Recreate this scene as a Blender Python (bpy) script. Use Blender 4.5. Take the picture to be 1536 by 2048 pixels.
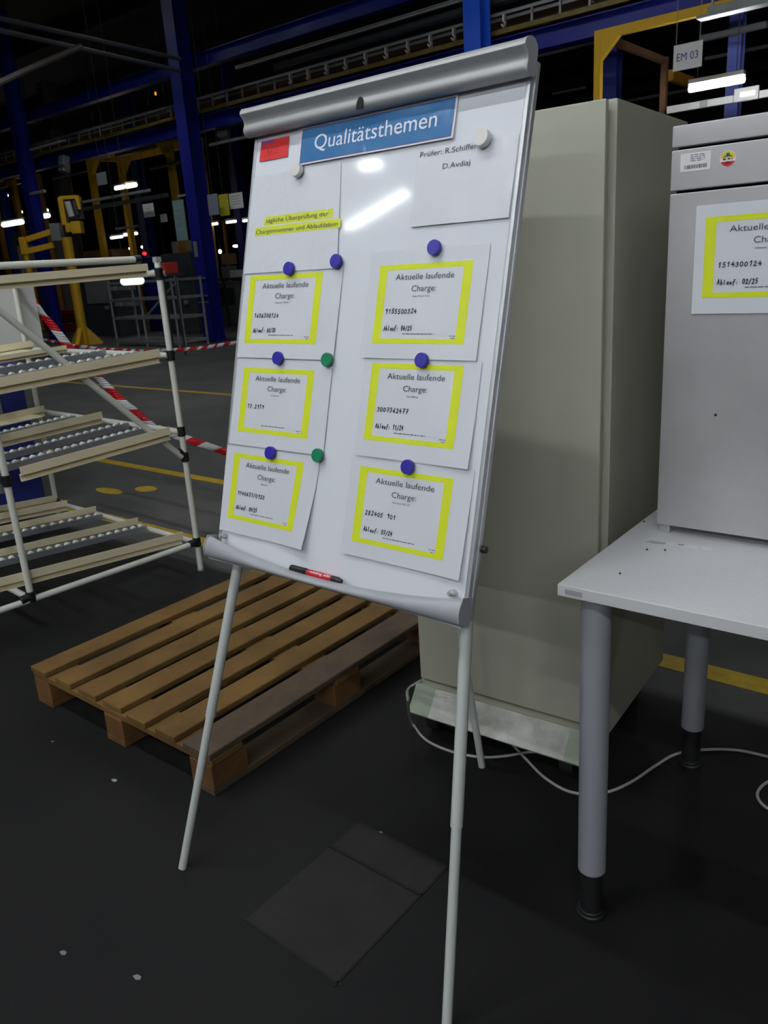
import bpy, bmesh, math, random
from mathutils import Vector, Matrix
random.seed(7)
PI = math.pi
for o in list(bpy.data.objects): bpy.data.objects.remove(o)
SC = bpy.context.scene
COL = SC.collection

# ------------------------------------------------------------------ camera
IW, IH = 1536.0, 2048.0
FPX, PITCH, ROLL, CAMH = 1592.77, math.radians(17.3737), math.radians(3.8025), 1.45
_fw = Vector((0, math.cos(PITCH), -math.sin(PITCH)))
_u0 = Vector((1, 0, 0)).cross(_fw)
_X = Vector((1, 0, 0)) * math.cos(ROLL) - _u0 * math.sin(ROLL)
_Y = Vector((1, 0, 0)) * math.sin(ROLL) + _u0 * math.cos(ROLL)
EYE = Vector((0, 0, CAMH))
cam_d = bpy.data.cameras.new('camera'); cam = bpy.data.objects.new('camera', cam_d); COL.objects.link(cam)
cam_d.sensor_fit = 'VERTICAL'; cam_d.sensor_height = 36; cam_d.sensor_width = 27
cam_d.lens = 36 * FPX / IH; cam_d.clip_start = .02; cam_d.clip_end = 200
_m = Matrix((_X, _Y, -_fw)).transposed().to_4x4(); _m.translation = EYE
cam.matrix_world = _m
cam_d.dof.use_dof = True; cam_d.dof.focus_distance = 1.95; cam_d.dof.aperture_fstop = 11
SC.camera = cam

# ------------------------------------------------------------------ world, exposure
SC.view_settings.view_transform = 'Standard'; SC.view_settings.look = 'None'
SC.view_settings.gamma = 1; SC.view_settings.use_curve_mapping = False
SC.view_settings.exposure = 0.30
W = bpy.data.worlds.new('hall'); SC.world = W; W.use_nodes = True
W.node_tree.nodes['Background'].inputs[0].default_value = (.75, .85, 1, 1)
W.node_tree.nodes['Background'].inputs[1].default_value = .004
TUBE = 138.0            # radiance of the tubes over the work bay
TUBE_FAR = 70.0         # radiance of the tubes deeper in the hall

# ------------------------------------------------------------------ layout helpers
def V(*a): return Vector(a if len(a) > 1 else a[0])
A = V(math.cos(math.radians(-40)), math.sin(math.radians(-40)), 0)    # along the aisles
B = V(math.cos(math.radians(50)), math.sin(math.radians(50)), 0)      # across the aisles, away
Z = V(0, 0, 1)
def ab(a, b, z=0): return A * a + B * b + Z * z
def at(px, py, depth): return EYE + _fw * depth + _X * ((px - IW/2) * depth / FPX) + _Y * ((IH/2 - py) * depth / FPX)
def fl(px, py, z=0.0):
    d = at(px, py, 1) - EYE; return EYE + d * ((z - CAMH) / d.z)
def scr(p):
    d = p - EYE; z = d.dot(_fw); return IW/2 + FPX * d.dot(_X) / z, IH/2 - FPX * d.dot(_Y) / z
def run_to(p, direction, px):                # point on the line p + t*direction seen in column px
    lo, hi = 0.0, 40.0
    s = 1 if scr(p)[0] < px else -1
    for _ in range(60):
        m = (lo + hi) / 2; q = p + direction * m
        if (q - EYE).dot(_fw) > .2 and (scr(q)[0] - px) * s < 0: lo = m
        else: hi = m
    return p + direction * lo
def rotz(deg): return V(math.cos(math.radians(deg)), math.sin(math.radians(deg)), 0)

class Frame:
    def __init__(s, o, x, y, z): s.o, s.x, s.y, s.z = V(o), V(x), V(y), V(z)
    def __call__(s, a, b, c=0.0): return s.o + s.x * a + s.y * b + s.z * c
WORLD = Frame((0,0,0), (1,0,0), (0,1,0), (0,0,1))
def hallframe(p): return Frame(p, A, B, Z)

# ------------------------------------------------------------------ materials
def lin(c):
    c = c / 255.0
    return c / 12.92 if c <= .04045 else ((c + .055) / 1.055) ** 2.4
def rgb(r, g, b): return (lin(r), lin(g), lin(b), 1)
MATS = {}
def mat(name, col, rough=.5, metal=0.0, var=0.0, scale=8.0, bump=0.0, bscale=60.0, coat=0.0, stretch=None, spec=.5, col2=None, coatrough=.05):
    m = bpy.data.materials.new(name); m.use_nodes = True; nt = m.node_tree; N = nt.nodes; Lk = nt.links
    p = N['Principled BSDF']; p.inputs['Base Color'].default_value = col
    p.inputs['Roughness'].default_value = rough; p.inputs['Metallic'].default_value = metal
    p.inputs['Specular IOR Level'].default_value = spec
    p.inputs['Coat Weight'].default_value = coat; p.inputs['Coat Roughness'].default_value = coatrough
    tc = N.new('ShaderNodeTexCoord'); mp = N.new('ShaderNodeMapping'); Lk.new(tc.outputs['Object'], mp.inputs['Vector'])
    if stretch: mp.inputs['Scale'].default_value = stretch
    if var or col2:
        n = N.new('ShaderNodeTexNoise'); n.inputs['Scale'].default_value = scale; n.inputs['Detail'].default_value = 6
        n.inputs['Roughness'].default_value = .6
        Lk.new(mp.outputs[0], n.inputs['Vector'])
        r = N.new('ShaderNodeValToRGB'); r.color_ramp.elements[0].position = .3; r.color_ramp.elements[1].position = .72
        a = col; b = col2 or tuple(min(1, x * (1 + var)) for x in col[:3]) + (1,)
        if not col2: a = tuple(x * (1 - var) for x in col[:3]) + (1,)
        r.color_ramp.elements[0].color = a; r.color_ramp.elements[1].color = b
        Lk.new(n.outputs['Fac'], r.inputs[0]); Lk.new(r.outputs[0], p.inputs['Base Color'])
    if bump:
        n2 = N.new('ShaderNodeTexNoise'); n2.inputs['Scale'].default_value = bscale; n2.inputs['Detail'].default_value = 4
        Lk.new(mp.outputs[0], n2.inputs['Vector'])
        bm_ = N.new('ShaderNodeBump'); bm_.inputs['Strength'].default_value = bump; bm_.inputs['Distance'].default_value = .01
        Lk.new(n2.outputs['Fac'], bm_.inputs['Height']); Lk.new(bm_.outputs[0], p.inputs['Normal'])
        if coat: Lk.new(bm_.outputs[0], p.inputs['Coat Normal'])
    MATS[name] = m; return m
def emit(name, col, s):
    m = bpy.data.materials.new(name); m.use_nodes = True; nt = m.node_tree
    for n in list(nt.nodes):
        if n.type == 'BSDF_PRINCIPLED': nt.nodes.remove(n)
    e = nt.nodes.new('ShaderNodeEmission'); e.inputs[0].default_value = col; e.inputs[1].default_value = s
    nt.links.new(e.outputs[0], nt.nodes['Material Output'].inputs[0]); MATS[name] = m; return m

M_white = mat('whiteboard enamel', (.73, .745, .80, 1), .065, bump=.012, bscale=5, spec=.5)
M_alu = mat('brushed aluminium', (.50, .51, .53, 1), .38, .55, var=.06, scale=30, stretch=(1, 1, 1))
M_plas = mat('light grey plastic', (.37, .375, .40, 1), .4)
M_lgrey = mat('grey end cap plastic', (.34, .35, .36, 1), .5)
M_leg = mat('pale grey lacquered tube', (.50, .52, .50, 1), .35)
M_chrome = mat('chrome screw', (.62, .62, .62, 1), .3, .5)
M_black = mat('black plastic', (.012, .012, .013, 1), .45)
M_dark = mat('dark void', (.006, .006, .006, 1), .9)
M_paper = mat('printed paper', (.74, .75, .80, 1), .7)
M_yel = mat('yellow print', rgb(226, 238, 40), .7)
M_hi = mat('yellow highlighter', rgb(222, 232, 70), .7)
M_ink = mat('grey print ink', (.07, .07, .08, 1), .8)
M_hand = mat('handwriting ink', (.012, .012, .02, 1), .7)
M_title = mat('blue print', rgb(38, 112, 168), .6)
M_titletx = mat('white print', (.82, .84, .88, 1), .6)
M_red = mat('red note paper', rgb(205, 28, 30), .6)
M_purple = mat('purple print', rgb(120, 40, 120), .6)
M_redink = mat('dark red ink', rgb(120, 10, 15), .6)
M_magb = mat('blue magnet plastic', rgb(52, 46, 160), .35)
M_magg = mat('green magnet plastic', rgb(20, 125, 88), .35)
M_magw = mat('white magnet plastic', (.68, .67, .64, 1), .4)
M_penred = mat('red marker label', rgb(190, 30, 40), .4)
M_wood = mat('pallet wood', rgb(88, 62, 24), .85, col2=rgb(120, 90, 40), scale=5, stretch=(1, 1, 1), bump=.25, bscale=40)
M_woodg = mat('weathered pallet wood', rgb(64, 52, 40), .85, col2=rgb(92, 75, 56), scale=6, bump=.3, bscale=40)
M_woodr = mat('pallet block wood', rgb(84, 52, 22), .85, col2=rgb(114, 76, 36), scale=9, bump=.3, bscale=50)
M_tube = mat('ivory coated pipe', (.66, .67, .61, 1), .35)
M_cream = mat('cream plastic profile', (.80, .72, .50, 1), .5, var=.06, scale=4)
M_joint = mat('black pipe joint', (.011, .011, .012, 1), .4)
M_rail = mat('galvanised roller rail', (.38, .40, .44, 1), .35, .6)
M_wheel = mat('white roller wheel', (.72, .73, .70, 1), .4)
M_cab = mat('pebble grey powder coat', (.385, .385, .312, 1), .5, var=.05, scale=3, bump=.03, bscale=300)
M_cabg = mat('greenish plinth coat', (.30, .35, .27, 1), .5, var=.08, scale=14)
M_plate = mat('scuffed aluminium plate', (.33, .33, .29, 1), .5, .1, col2=(.60, .60, .55, 1), scale=16)
M_ss = mat('brushed stainless steel', (.43, .425, .43, 1), .42, .45, col2=(.56, .555, .56, 1), scale=3.0, stretch=(1, 1, 1))
M_top = mat('light grey laminate', (.62, .62, .64, 1), .45, var=.05, scale=120)
M_edge = mat('laminate edge band', (.60, .60, .60, 1), .45)
M_tleg = mat('silver grey table leg', (.33, .34, .37, 1), .42, .15)
M_cable = mat('grey cable sheath', (.36, .35, .31, 1), .5)
M_azure = mat('azure blue paint', (.012, .09, .62, 1), .45, var=.1, scale=2)
M_lilac = mat('pale lilac blue paint', rgb(112, 124, 212), .45, var=.1, scale=2)
M_blue = mat('hall blue paint', (.0075, .011, .22, 1), .45, var=.1, scale=2)
M_dblue = mat('dark blue paint', (.012, .02, .17, 1), .5, var=.1, scale=2)
M_hy = mat('safety yellow paint', (.72, .42, .012, 1), .5, var=.1, scale=3)
M_or = mat('orange yellow paint', (.5, .24, .02, 1), .5, var=.1, scale=3)
M_gal = mat('galvanised steel', (.30, .31, .31, 1), .5, .3, var=.15, scale=6)
M_trunk = mat('white trunking enamel', (.62, .62, .60, 1), .5)
M_steel = mat('dark steelwork', (.05, .042, .035, 1), .7, var=.3, scale=3)
M_rust_shade = mat('brown primer and shaded steel', (.16, .075, .03, 1), .7, var=.3, scale=3)  # real brown steel; also the shade painted onto the right gantry's rear
M_mach = mat('machine grey paint', (.20, .21, .22, 1), .5, var=.1, scale=3)
M_machd = mat('machine dark paint', (.045, .05, .06, 1), .5, var=.2, scale=3)
M_card = mat('cardboard', (.36, .22, .12, 1), .8, var=.1, scale=8)
M_crate = mat('red plastic crate', rgb(190, 60, 45), .5)
M_rtape = mat('red barrier film', rgb(200, 25, 35), .4)
M_wtape = mat('white barrier film', (.72, .72, .74, 1), .4)
M_sign = mat('white sign board', (.85, .85, .84, 1), .6)
M_signtx = mat('violet sign print', rgb(60, 55, 140), .6)
M_green = mat('green label strip', (.20, .34, .33, 1), .5, var=.1, scale=4)
M_ypap = mat('yellow notice paper', rgb(205, 200, 40), .6)
M_bpap = mat('bluish notice paper', (.30, .34, .42, 1), .6)
M_barw = mat('sticker white', (.70, .70, .71, 1), .5)
M_line = mat('yellow floor paint', rgb(186, 156, 12), .6, var=.25, scale=14)
M_tube_on = emit('tube light', (.93, .97, 1, 1), TUBE)
M_tube_far = emit('far tube light', (.95, .97, 1, 1), TUBE_FAR)
M_tube_dim = emit('dimmed tube light', (.93, .97, 1, 1), TUBE * .26)  # emission lowered to soften these lamps' reflections on the whiteboard
M_bay_on = emit('high bay light', (.93, .96, 1, 1), 12)
M_glow_w = emit('warm lamp light', (1, .85, .6, 1), 5)
M_glow_s = emit('white lamp light', (.95, .97, 1, 1), 2.0)
M_glow_r = emit('red signal light', (1, .02, .03, 1), 2)
M_glow_o = emit('orange signal light', (1, .35, .02, 1), 1.2)

def sleeve_mat():
    m = bpy.data.materials.new('clear plastic sleeve'); m.use_nodes = True; nt = m.node_tree; N = nt.nodes; Lk = nt.links
    N.remove(N['Principled BSDF'])
    tr = N.new('ShaderNodeBsdfTransparent'); tr.inputs[0].default_value = (.995, .995, .998, 1)
    gl = N.new('ShaderNodeBsdfGlossy'); gl.inputs['Roughness'].default_value = .09
    tc = N.new('ShaderNodeTexCoord'); mp = N.new('ShaderNodeMapping'); Lk.new(tc.outputs['Object'], mp.inputs[0])
    n = N.new('ShaderNodeTexNoise'); n.inputs['Scale'].default_value = 26; n.inputs['Detail'].default_value = 5; n.inputs['Distortion'].default_value = 1.2
    Lk.new(mp.outputs[0], n.inputs['Vector'])
    b = N.new('ShaderNodeBump'); b.inputs['Strength'].default_value = .65; b.inputs['Distance'].default_value = .009
    Lk.new(n.outputs['Fac'], b.inputs['Height']); Lk.new(b.outputs[0], gl.inputs['Normal'])
    f = N.new('ShaderNodeFresnel'); f.inputs[0].default_value = 1.5; Lk.new(b.outputs[0], f.inputs['Normal'])
    k = N.new('ShaderNodeMath'); k.operation = 'MULTIPLY'; k.inputs[1].default_value = .7; k.use_clamp = True; Lk.new(f.outputs[0], k.inputs[0])
    k2 = N.new('ShaderNodeMath'); k2.operation = 'MINIMUM'; k2.inputs[1].default_value = .3; Lk.new(k.outputs[0], k2.inputs[0])
    mx = N.new('ShaderNodeMixShader'); Lk.new(k2.outputs[0], mx.inputs[0]); Lk.new(tr.outputs[0], mx.inputs[1]); Lk.new(gl.outputs[0], mx.inputs[2])
    Lk.new(mx.outputs[0], N['Material Output'].inputs[0]); return m
M_sleeve = sleeve_mat()

def floor_mat():
    m = bpy.data.materials.new('hall floor'); m.use_nodes = True; nt = m.node_tree; N = nt.nodes; Lk = nt.links
    p = N['Principled BSDF']; p.inputs['Roughness'].default_value = .7; p.inputs['Specular IOR Level'].default_value = .22
    tc = N.new('ShaderNodeTexCoord')
    def noise(sc, det=6, rg=.6):
        n = N.new('ShaderNodeTexNoise'); n.inputs['Scale'].default_value = sc; n.inputs['Detail'].default_value = det; n.inputs['Roughness'].default_value = rg
        Lk.new(tc.outputs['Object'], n.inputs['Vector']); return n.outputs['Fac']
    def ramp(fac, p0, c0, p1, c1):
        r = N.new('ShaderNodeValToRGB'); r.color_ramp.elements[0].position = p0; r.color_ramp.elements[1].position = p1
        r.color_ramp.elements[0].color = c0; r.color_ramp.elements[1].color = c1; Lk.new(fac, r.inputs[0]); return r.outputs[0]
    def mix(fac, a, b, mode='MIX'):
        x = N.new('ShaderNodeMix'); x.data_type = 'RGBA'; x.blend_type = mode
        for s, i in ((fac, 0), (a, 6), (b, 7)):
            if hasattr(s, 'links'): Lk.new(s, x.inputs[i])
            else: x.inputs[i].default_value = s
        return x.outputs[2]
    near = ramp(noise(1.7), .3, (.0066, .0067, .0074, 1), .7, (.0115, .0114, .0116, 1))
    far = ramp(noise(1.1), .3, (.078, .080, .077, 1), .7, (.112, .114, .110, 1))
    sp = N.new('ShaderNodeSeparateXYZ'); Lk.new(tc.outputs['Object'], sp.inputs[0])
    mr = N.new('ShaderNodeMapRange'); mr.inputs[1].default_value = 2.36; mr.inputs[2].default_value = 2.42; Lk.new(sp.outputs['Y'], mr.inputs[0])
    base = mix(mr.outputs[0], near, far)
    speck = ramp(noise(46, 3, .7), .72, (0, 0, 0, 1), .80, (.6, .6, .6, 1))
    sr = N.new('ShaderNodeRGBToBW'); Lk.new(speck, sr.inputs[0])
    base = mix(sr.outputs[0], base, (.06, .058, .05, 1))
    dirt = ramp(noise(.55, 8, .65), .35, (.72, .72, .74, 1), .7, (1.1, 1.08, 1.03, 1))
    base = mix(1.0, base, dirt, 'MULTIPLY')
    Lk.new(base, p.inputs['Base Color'])
    b = N.new('ShaderNodeBump'); b.inputs['Strength'].default_value = .25; b.inputs['Distance'].default_value = .004
    Lk.new(noise(90, 4), b.inputs['Height']); Lk.new(b.outputs[0], p.inputs['Normal'])
    return m
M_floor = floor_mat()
M_patch = mat('pale floor slab', (.0105, .0102, .0093, 1), .7, spec=.3, col2=(.0195, .0186, .0165, 1), scale=7)
M_joint_f = mat('floor joint dirt', (.0055, .0055, .0055, 1), .9)

# ------------------------------------------------------------------ mesh builder
class MB:
    def __init__(s): s.bm = bmesh.new(); s.mi = 0
    def _take(s, verts):
        for f in {f for v in verts for f in v.link_faces}: f.material_index = s.mi
    def box(s, fr, c, size, bev=0.0, seg=2):
        r = bmesh.ops.create_cube(s.bm, size=1); vs = r['verts']
        for v in vs: v.co = V(v.co.x * size[0], v.co.y * size[1], v.co.z * size[2])
        if bev:
            es = list({e for v in vs for e in v.link_edges})
            rb = bmesh.ops.bevel(s.bm, geom=es, offset=bev, segments=seg, profile=.5, affect='EDGES', clamp_overlap=True)
            vs = list({v for v in rb['verts']} | {v for v in vs if v.is_valid})
        for v in vs: v.co = fr(v.co.x + c[0], v.co.y + c[1], v.co.z + c[2])
        s._take(vs); return s
    def cyl(s, p0, p1, r, r2=None, seg=16, bev=0.0):
        p0, p1 = V(p0), V(p1); d = p1 - p0; q = d.to_track_quat('Z', 'Y').to_matrix().to_4x4()
        rr = bmesh.ops.create_cone(s.bm, cap_ends=True, segments=seg, radius1=r, radius2=r if r2 is None else r2, depth=d.length)
        vs = rr['verts']
        if bev:
            es = [e for e in {e for v in vs for e in v.link_edges} if any(len(f.verts) > 4 for f in e.link_faces)]
            rb = bmesh.ops.bevel(s.bm, geom=es, offset=bev, segments=2, profile=.5, affect='EDGES')
            vs = list({v for v in rb['verts']} | {v for v in vs if v.is_valid})
        m = Matrix.Translation((p0 + p1) / 2) @ q
        for v in vs: v.co = m @ v.co
        s._take(vs); return s
    def ball(s, p, r, fr=None, sc=(1, 1, 1), seg=12):
        rr = bmesh.ops.create_uvsphere(s.bm, u_segments=seg, v_segments=max(6, seg // 2), radius=r)
        for v in rr['verts']:
            q = V(v.co.x * sc[0], v.co.y * sc[1], v.co.z * sc[2]); v.co = (fr(q.x, q.y, q.z) - fr(0, 0, 0) if fr else q) + V(p)
        s._take(rr['verts']); return s
    def tube(s, pts, r, seg=8):
        pts = [V(p) for p in pts]; rings = []; n = None
        for i, p in enumerate(pts):
            t = (pts[min(i + 1, len(pts) - 1)] - pts[max(i - 1, 0)]).normalized()
            if n is None: n = t.orthogonal().normalized()
            n = (n - t * n.dot(t)).normalized(); b = t.cross(n)
            rings.append([s.bm.verts.new(p + (n * math.cos(2*PI*k/seg) + b * math.sin(2*PI*k/seg)) * r) for k in range(seg)])
        fs = []
        for i in range(len(rings) - 1):
            for k in range(seg):
                fs.append(s.bm.faces.new((rings[i][k], rings[i][(k+1) % seg], rings[i+1][(k+1) % seg], rings[i+1][k])))
        fs.append(s.bm.faces.new(rings[0][::-1])); fs.append(s.bm.faces.new(rings[-1]))
        for f in fs: f.material_index = s.mi
        return s
    def prism(s, fr, poly, z0, z1):                       # poly in the frame's x,y; extruded along its z
        a = [s.bm.verts.new(fr(x, y, z0)) for x, y in poly]; b = [s.bm.verts.new(fr(x, y, z1)) for x, y in poly]
        n = len(poly); fs = [s.bm.faces.new(a[::-1]), s.bm.faces.new(b)]
        for i in range(n): fs.append(s.bm.faces.new((a[i], a[(i+1) % n], b[(i+1) % n], b[i])))
        for f in fs: f.material_index = s.mi
        return s
    def sheet(s, fn, u0, u1, v0, v1, nu, nv, thick=0.0):   # fn(u, v, e) -> point
        g = [[s.bm.verts.new(fn(u0 + (u1-u0)*i/nu, v0 + (v1-v0)*j/nv, 0)) for j in range(nv+1)] for i in range(nu+1)]
        fs = []
        for i in range(nu):
            for j in range(nv): fs.append(s.bm.faces.new((g[i][j], g[i+1][j], g[i+1][j+1], g[i][j+1])))
        if thick:
            k = [[s.bm.verts.new(fn(u0 + (u1-u0)*i/nu, v0 + (v1-v0)*j/nv, -thick)) for j in range(nv+1)] for i in range(nu+1)]
            for i in range(nu):
                for j in range(nv): fs.append(s.bm.faces.new((k[i][j], k[i][j+1], k[i+1][j+1], k[i+1][j])))
            for i in range(nu):
                fs.append(s.bm.faces.new((g[i][0], k[i][0], k[i+1][0], g[i+1][0]))); fs.append(s.bm.faces.new((g[i][nv], g[i+1][nv], k[i+1][nv], k[i][nv])))
            for j in range(nv):
                fs.append(s.bm.faces.new((g[0][j], g[0][j+1], k[0][j+1], k[0][j]))); fs.append(s.bm.faces.new((g[nu][j], k[nu][j], k[nu][j+1], g[nu][j+1])))
        for f in fs: f.material_index = s.mi
        return s
    def polys(s, verts, faces):
        vs = [s.bm.verts.new(v) for v in verts]
        for f in faces:
            try: s.bm.faces.new([vs[i] for i in f]).material_index = s.mi
            except ValueError: pass
        return s

XF = {}                                                    # world matrix of every object we parent to
def obj(name, mb, mats, parent=None, base=None, smooth=35, label=None, kind=None, keep=False):
    me = bpy.data.meshes.new(name)
    M = XF[parent.name] if parent else Matrix.Translation(base if base is not None else V(0, 0, 0))
    mb.bm.transform(M.inverted())
    if not keep: bmesh.ops.recalc_face_normals(mb.bm, faces=mb.bm.faces)
    mb.bm.to_mesh(me); mb.bm.free()
    for m in (mats if isinstance(mats, (list, tuple)) else [mats]): me.materials.append(m)
    if smooth:
        for p in me.polygons: p.use_smooth = True
        me.set_sharp_from_angle(angle=math.radians(smooth))
    o = bpy.data.objects.new(name, me); COL.objects.link(o)
    if smooth and smooth <= 40:
        wn = o.modifiers.new('weighted normals', 'WEIGHTED_NORMAL'); wn.keep_sharp = True
    if parent: o.parent = parent
    else: o.matrix_world = M
    XF[o.name] = M
    if label: o['label'] = label
    if kind: o['kind'] = kind
    return o
def tag(o, label, cat, group=None, kind=None):
    o['label'] = label; o['category'] = cat
    if group: o['group'] = group
    if kind: o['kind'] = kind
    return o
def thing(name, label, cat, base, deg=0.0, group=None):
    o = bpy.data.objects.new(name, None); COL.objects.link(o); o.empty_display_size = .1
    M = Matrix.Translation(V(base)) @ Matrix.Rotation(math.radians(deg), 4, 'Z'); o.matrix_world = M; XF[o.name] = M
    return tag(o, label, cat, group)
def kids(o): return [c for c in bpy.data.objects if c.parent == o]
def dup(root, label, M, group=None):                       # copy of a thing with its parts and sub-parts
    def cp(o, par):
        c = o.copy(); COL.objects.link(c); c.parent = par; XF[c.name] = M
        for k in tree.get(o.name, []): cp(k, c)
        return c
    tree = {}
    for o in bpy.data.objects:
        if o.parent: tree.setdefault(o.parent.name, []).append(o)
    r = cp(root, None); r.matrix_world = M; r['label'] = label
    if group: r['group'] = group
    return r
def struct(name, mb, mats, base=None): return obj(name, mb, mats, None, base, kind='structure')

# ------------------------------------------------------------------ lettering
_tc = {}
def text_geo(txt):
    if txt not in _tc:
        cu = bpy.data.curves.new('t', 'FONT'); cu.body = txt; cu.size = 1; cu.resolution_u = 3
        o = bpy.data.objects.new('t', cu); COL.objects.link(o)
        dg = bpy.context.evaluated_depsgraph_get(); dg.update()
        me = bpy.data.meshes.new_from_object(o.evaluated_get(dg))
        vs = [v.co.copy() for v in me.vertices]; fs = [tuple(p.vertices) for p in me.polygons]
        bpy.data.objects.remove(o); bpy.data.meshes.remove(me); bpy.data.curves.remove(cu)
        _tc[txt] = (vs, fs)
    return _tc[txt]
def text(mb, txt, fn, u0, u1, vbase, cap, e=0.0, slope=0.0, centre=None):
    """lettering mapped by fn(u, v, e) between u0 and u1, baseline vbase, capital height cap"""
    vs, fs = text_geo(txt); x0 = min(v.x for v in vs); x1 = max(v.x for v in vs)
    ky = cap / .70
    kx = (u1 - u0) / (x1 - x0) if u1 is not None else ky
    mb.polys([fn(u0 + (v.x - x0) * kx, vbase + v.y * ky + slope * (v.x - x0) * kx, e) for v in vs], fs)
GL = {  # single-stroke handwriting, in a unit box
 '0': [[(.5,1),(.15,.75),(.12,.3),(.45,0),(.85,.25),(.85,.7),(.5,1)]], '1': [[(.2,.7),(.6,1),(.5,0)]],
 '2': [[(.15,.75),(.45,1),(.8,.75),(.55,.4),(.1,.02),(.9,.05)]], '3': [[(.15,.9),(.6,1),(.75,.75),(.4,.55),(.8,.35),(.5,.0),(.1,.1)]],
 '4': [[(.5,1),(.1,.4),(.9,.42)],[(.7,.7),(.6,0)]], '5': [[(.85,1),(.3,.97),(.2,.55),(.65,.6),(.8,.25),(.45,0),(.1,.1)]],
 '6': [[(.7,1),(.25,.55),(.15,.2),(.5,0),(.8,.25),(.5,.45),(.2,.3)]], '7': [[(.1,.95),(.85,1),(.4,0)],[(.3,.5),(.75,.55)]],
 '8': [[(.5,.52),(.2,.75),(.5,1),(.78,.78),(.5,.52),(.15,.22),(.5,0),(.85,.22),(.5,.52)]], '9': [[(.8,.75),(.5,.55),(.2,.75),(.5,1),(.8,.8),(.6,0)]],
 'A': [[(0,0),(.45,1),(.85,0)],[(.2,.4),(.75,.4)]], 'b': [[(.2,1),(.15,0),(.6,.05),(.7,.4),(.2,.45)]], 'l': [[(.4,1),(.35,0)]],
 'a': [[(.75,.5),(.3,.5),(.15,.15),(.5,0),(.75,.4),(.75,0)]], 'u': [[(.15,.5),(.2,.05),(.6,.05),(.7,.5),(.75,0)]],
 'f': [[(.9,1),(.55,1.0),(.4,.6),(.25,-.2)],[(.15,.5),(.7,.55)]], ':': [[(.4,.08),(.45,.14)],[(.4,.45),(.45,.52)]], '/': [[(.1,-.05),(.8,1.05)]],
 'J': [[(.3,1),(.9,1)],[(.7,1),(.6,.15),(.3,0),(.1,.2)]], ',': [[(.4,.1),(.3,-.1)]], 'B': [[(.2,0),(.2,1),(.7,.85),(.3,.55),(.8,.3),(.2,0)]], ' ': [], '.': [[(.4,.02),(.45,.08)]] }
def hand(mb, txt, fn, u0, u1, vbase, hgt, e=0.0, wid=.0016, slope=0.0):
    n = len(txt); cw = (u1 - u0) / n
    for i, ch in enumerate(txt):
        jx, jy, js = random.uniform(-.05, .05), random.uniform(-.06, .06), random.uniform(.92, 1.08)
        for st in GL[ch]:
            pts = [(u0 + (i + .06 + (x * .78 + jx + y * .10)) * cw, vbase + (y * js + jy) * hgt + slope * i * cw) for x, y in st]
            for (xa, ya), (xb, yb) in zip(pts, pts[1:]):
                dx, dy = xb - xa, yb - ya; L = math.hypot(dx, dy) or 1e-6; ox, oy = -dy / L * wid / 2, dx / L * wid / 2; ex, ey = dx / L * wid * .4, dy / L * wid * .4
                mb.polys([fn(xa - ex + ox, ya - ey + oy, e), fn(xa - ex - ox, ya - ey - oy, e), fn(xb + ex - ox, yb + ey - oy, e), fn(xb + ex + ox, yb + ey + oy, e)], [(0, 1, 2, 3)])
def smear(mb, fn, u0, u1, v0, hgt, e, seed=1, slope=0.0):    # print too small to read: broken dashes
    rnd = random.Random(seed); u = u0
    while u < u1:
        w = rnd.uniform(.004, .012); w2 = min(u1, u + w)
        v = v0 + slope * (u - u0)
        mb.polys([fn(u, v, e), fn(w2, v, e), fn(w2, v + hgt, e), fn(u, v + hgt, e)], [(0, 1, 2, 3)]); u = w2 + rnd.uniform(.001, .003)

# ------------------------------------------------------------------ the room
HF = Frame((0, 0, 0), A, B, Z)
floor_bm = MB(); floor_bm.bm.verts.ensure_lookup_table()
floor_bm.box(WORLD, (-10, 15, -.05), (95, 60, .1))
def struct_hall(name, mb, mats):                            # a mesh built in hall axes (x along A, y along B)
    o = struct(name, mb, mats); o.rotation_euler = (0, 0, math.radians(-40)); XF[o.name] = Matrix.Rotation(math.radians(-40), 4, 'Z'); return o
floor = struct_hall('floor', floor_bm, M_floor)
for nm, c, s in (('wall_back', (-10, 45.1, 4), (95, .2, 8)), ('wall_front', (-10, -15.1, 4), (95, .2, 8)), ('wall_left', (-57.6, 15, 4), (.2, 60, 8)), ('wall_right', (37.6, 15, 4), (.2, 60, 8))):
    b = MB(); b.box(WORLD, c, s); struct_hall(nm, b, M_machd)
b = MB(); b.box(WORLD, (-10, 15, 8.1), (95, 60, .2))
for k in range(16): b.box(WORLD, (-10, -13 + k * 3.8, 7.8), (95, .25, .4))
ceiling = struct_hall('ceiling', b, M_steel)
def lane(a0, a1, bb, w):
    m = MB(); m.box(HF, ((a0 + a1) / 2, bb, .0012), (a1 - a0, w, .0016)); obj('lane_line', m, M_line, floor)
lane(-7.5, 9, 2.62, .10); lane(-16, 9, 3.56, .085); lane(-20, 9, 6.45, .09)
for px, py, rx, ry in ((218, 982, .15, .055), (292, 978, .10, .065)):
    p = fl(px, py); m = MB(); m.prism(Frame(p, A, B, Z), [(rx * math.cos(t * PI / 10), ry * math.sin(t * PI / 10)) for t in range(20)], .0004, .002); obj('floor_dot', m, M_line, floor)
m = MB(); m.box(HF, (-1.12, 1.05, .0006), (.29, .29, .0016)); obj('floor_slab', m, M_patch, floor)
m = MB(); m.box(HF, (-1.12, 1.262, .0006), (.29, .11, .0016)); obj('floor_slab', m, M_patch, floor)
m = MB(); m.box(HF, (-1.12, .903, .0008), (.32, .006, .0022)); m.box(HF, (-1.12, 1.203, .0008), (.30, .006, .0022)); m.box(HF, (-.972, 1.10, .0008), (.004, .42, .0022)); obj('floor_joint', m, M_joint_f, floor)
b = MB()
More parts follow.
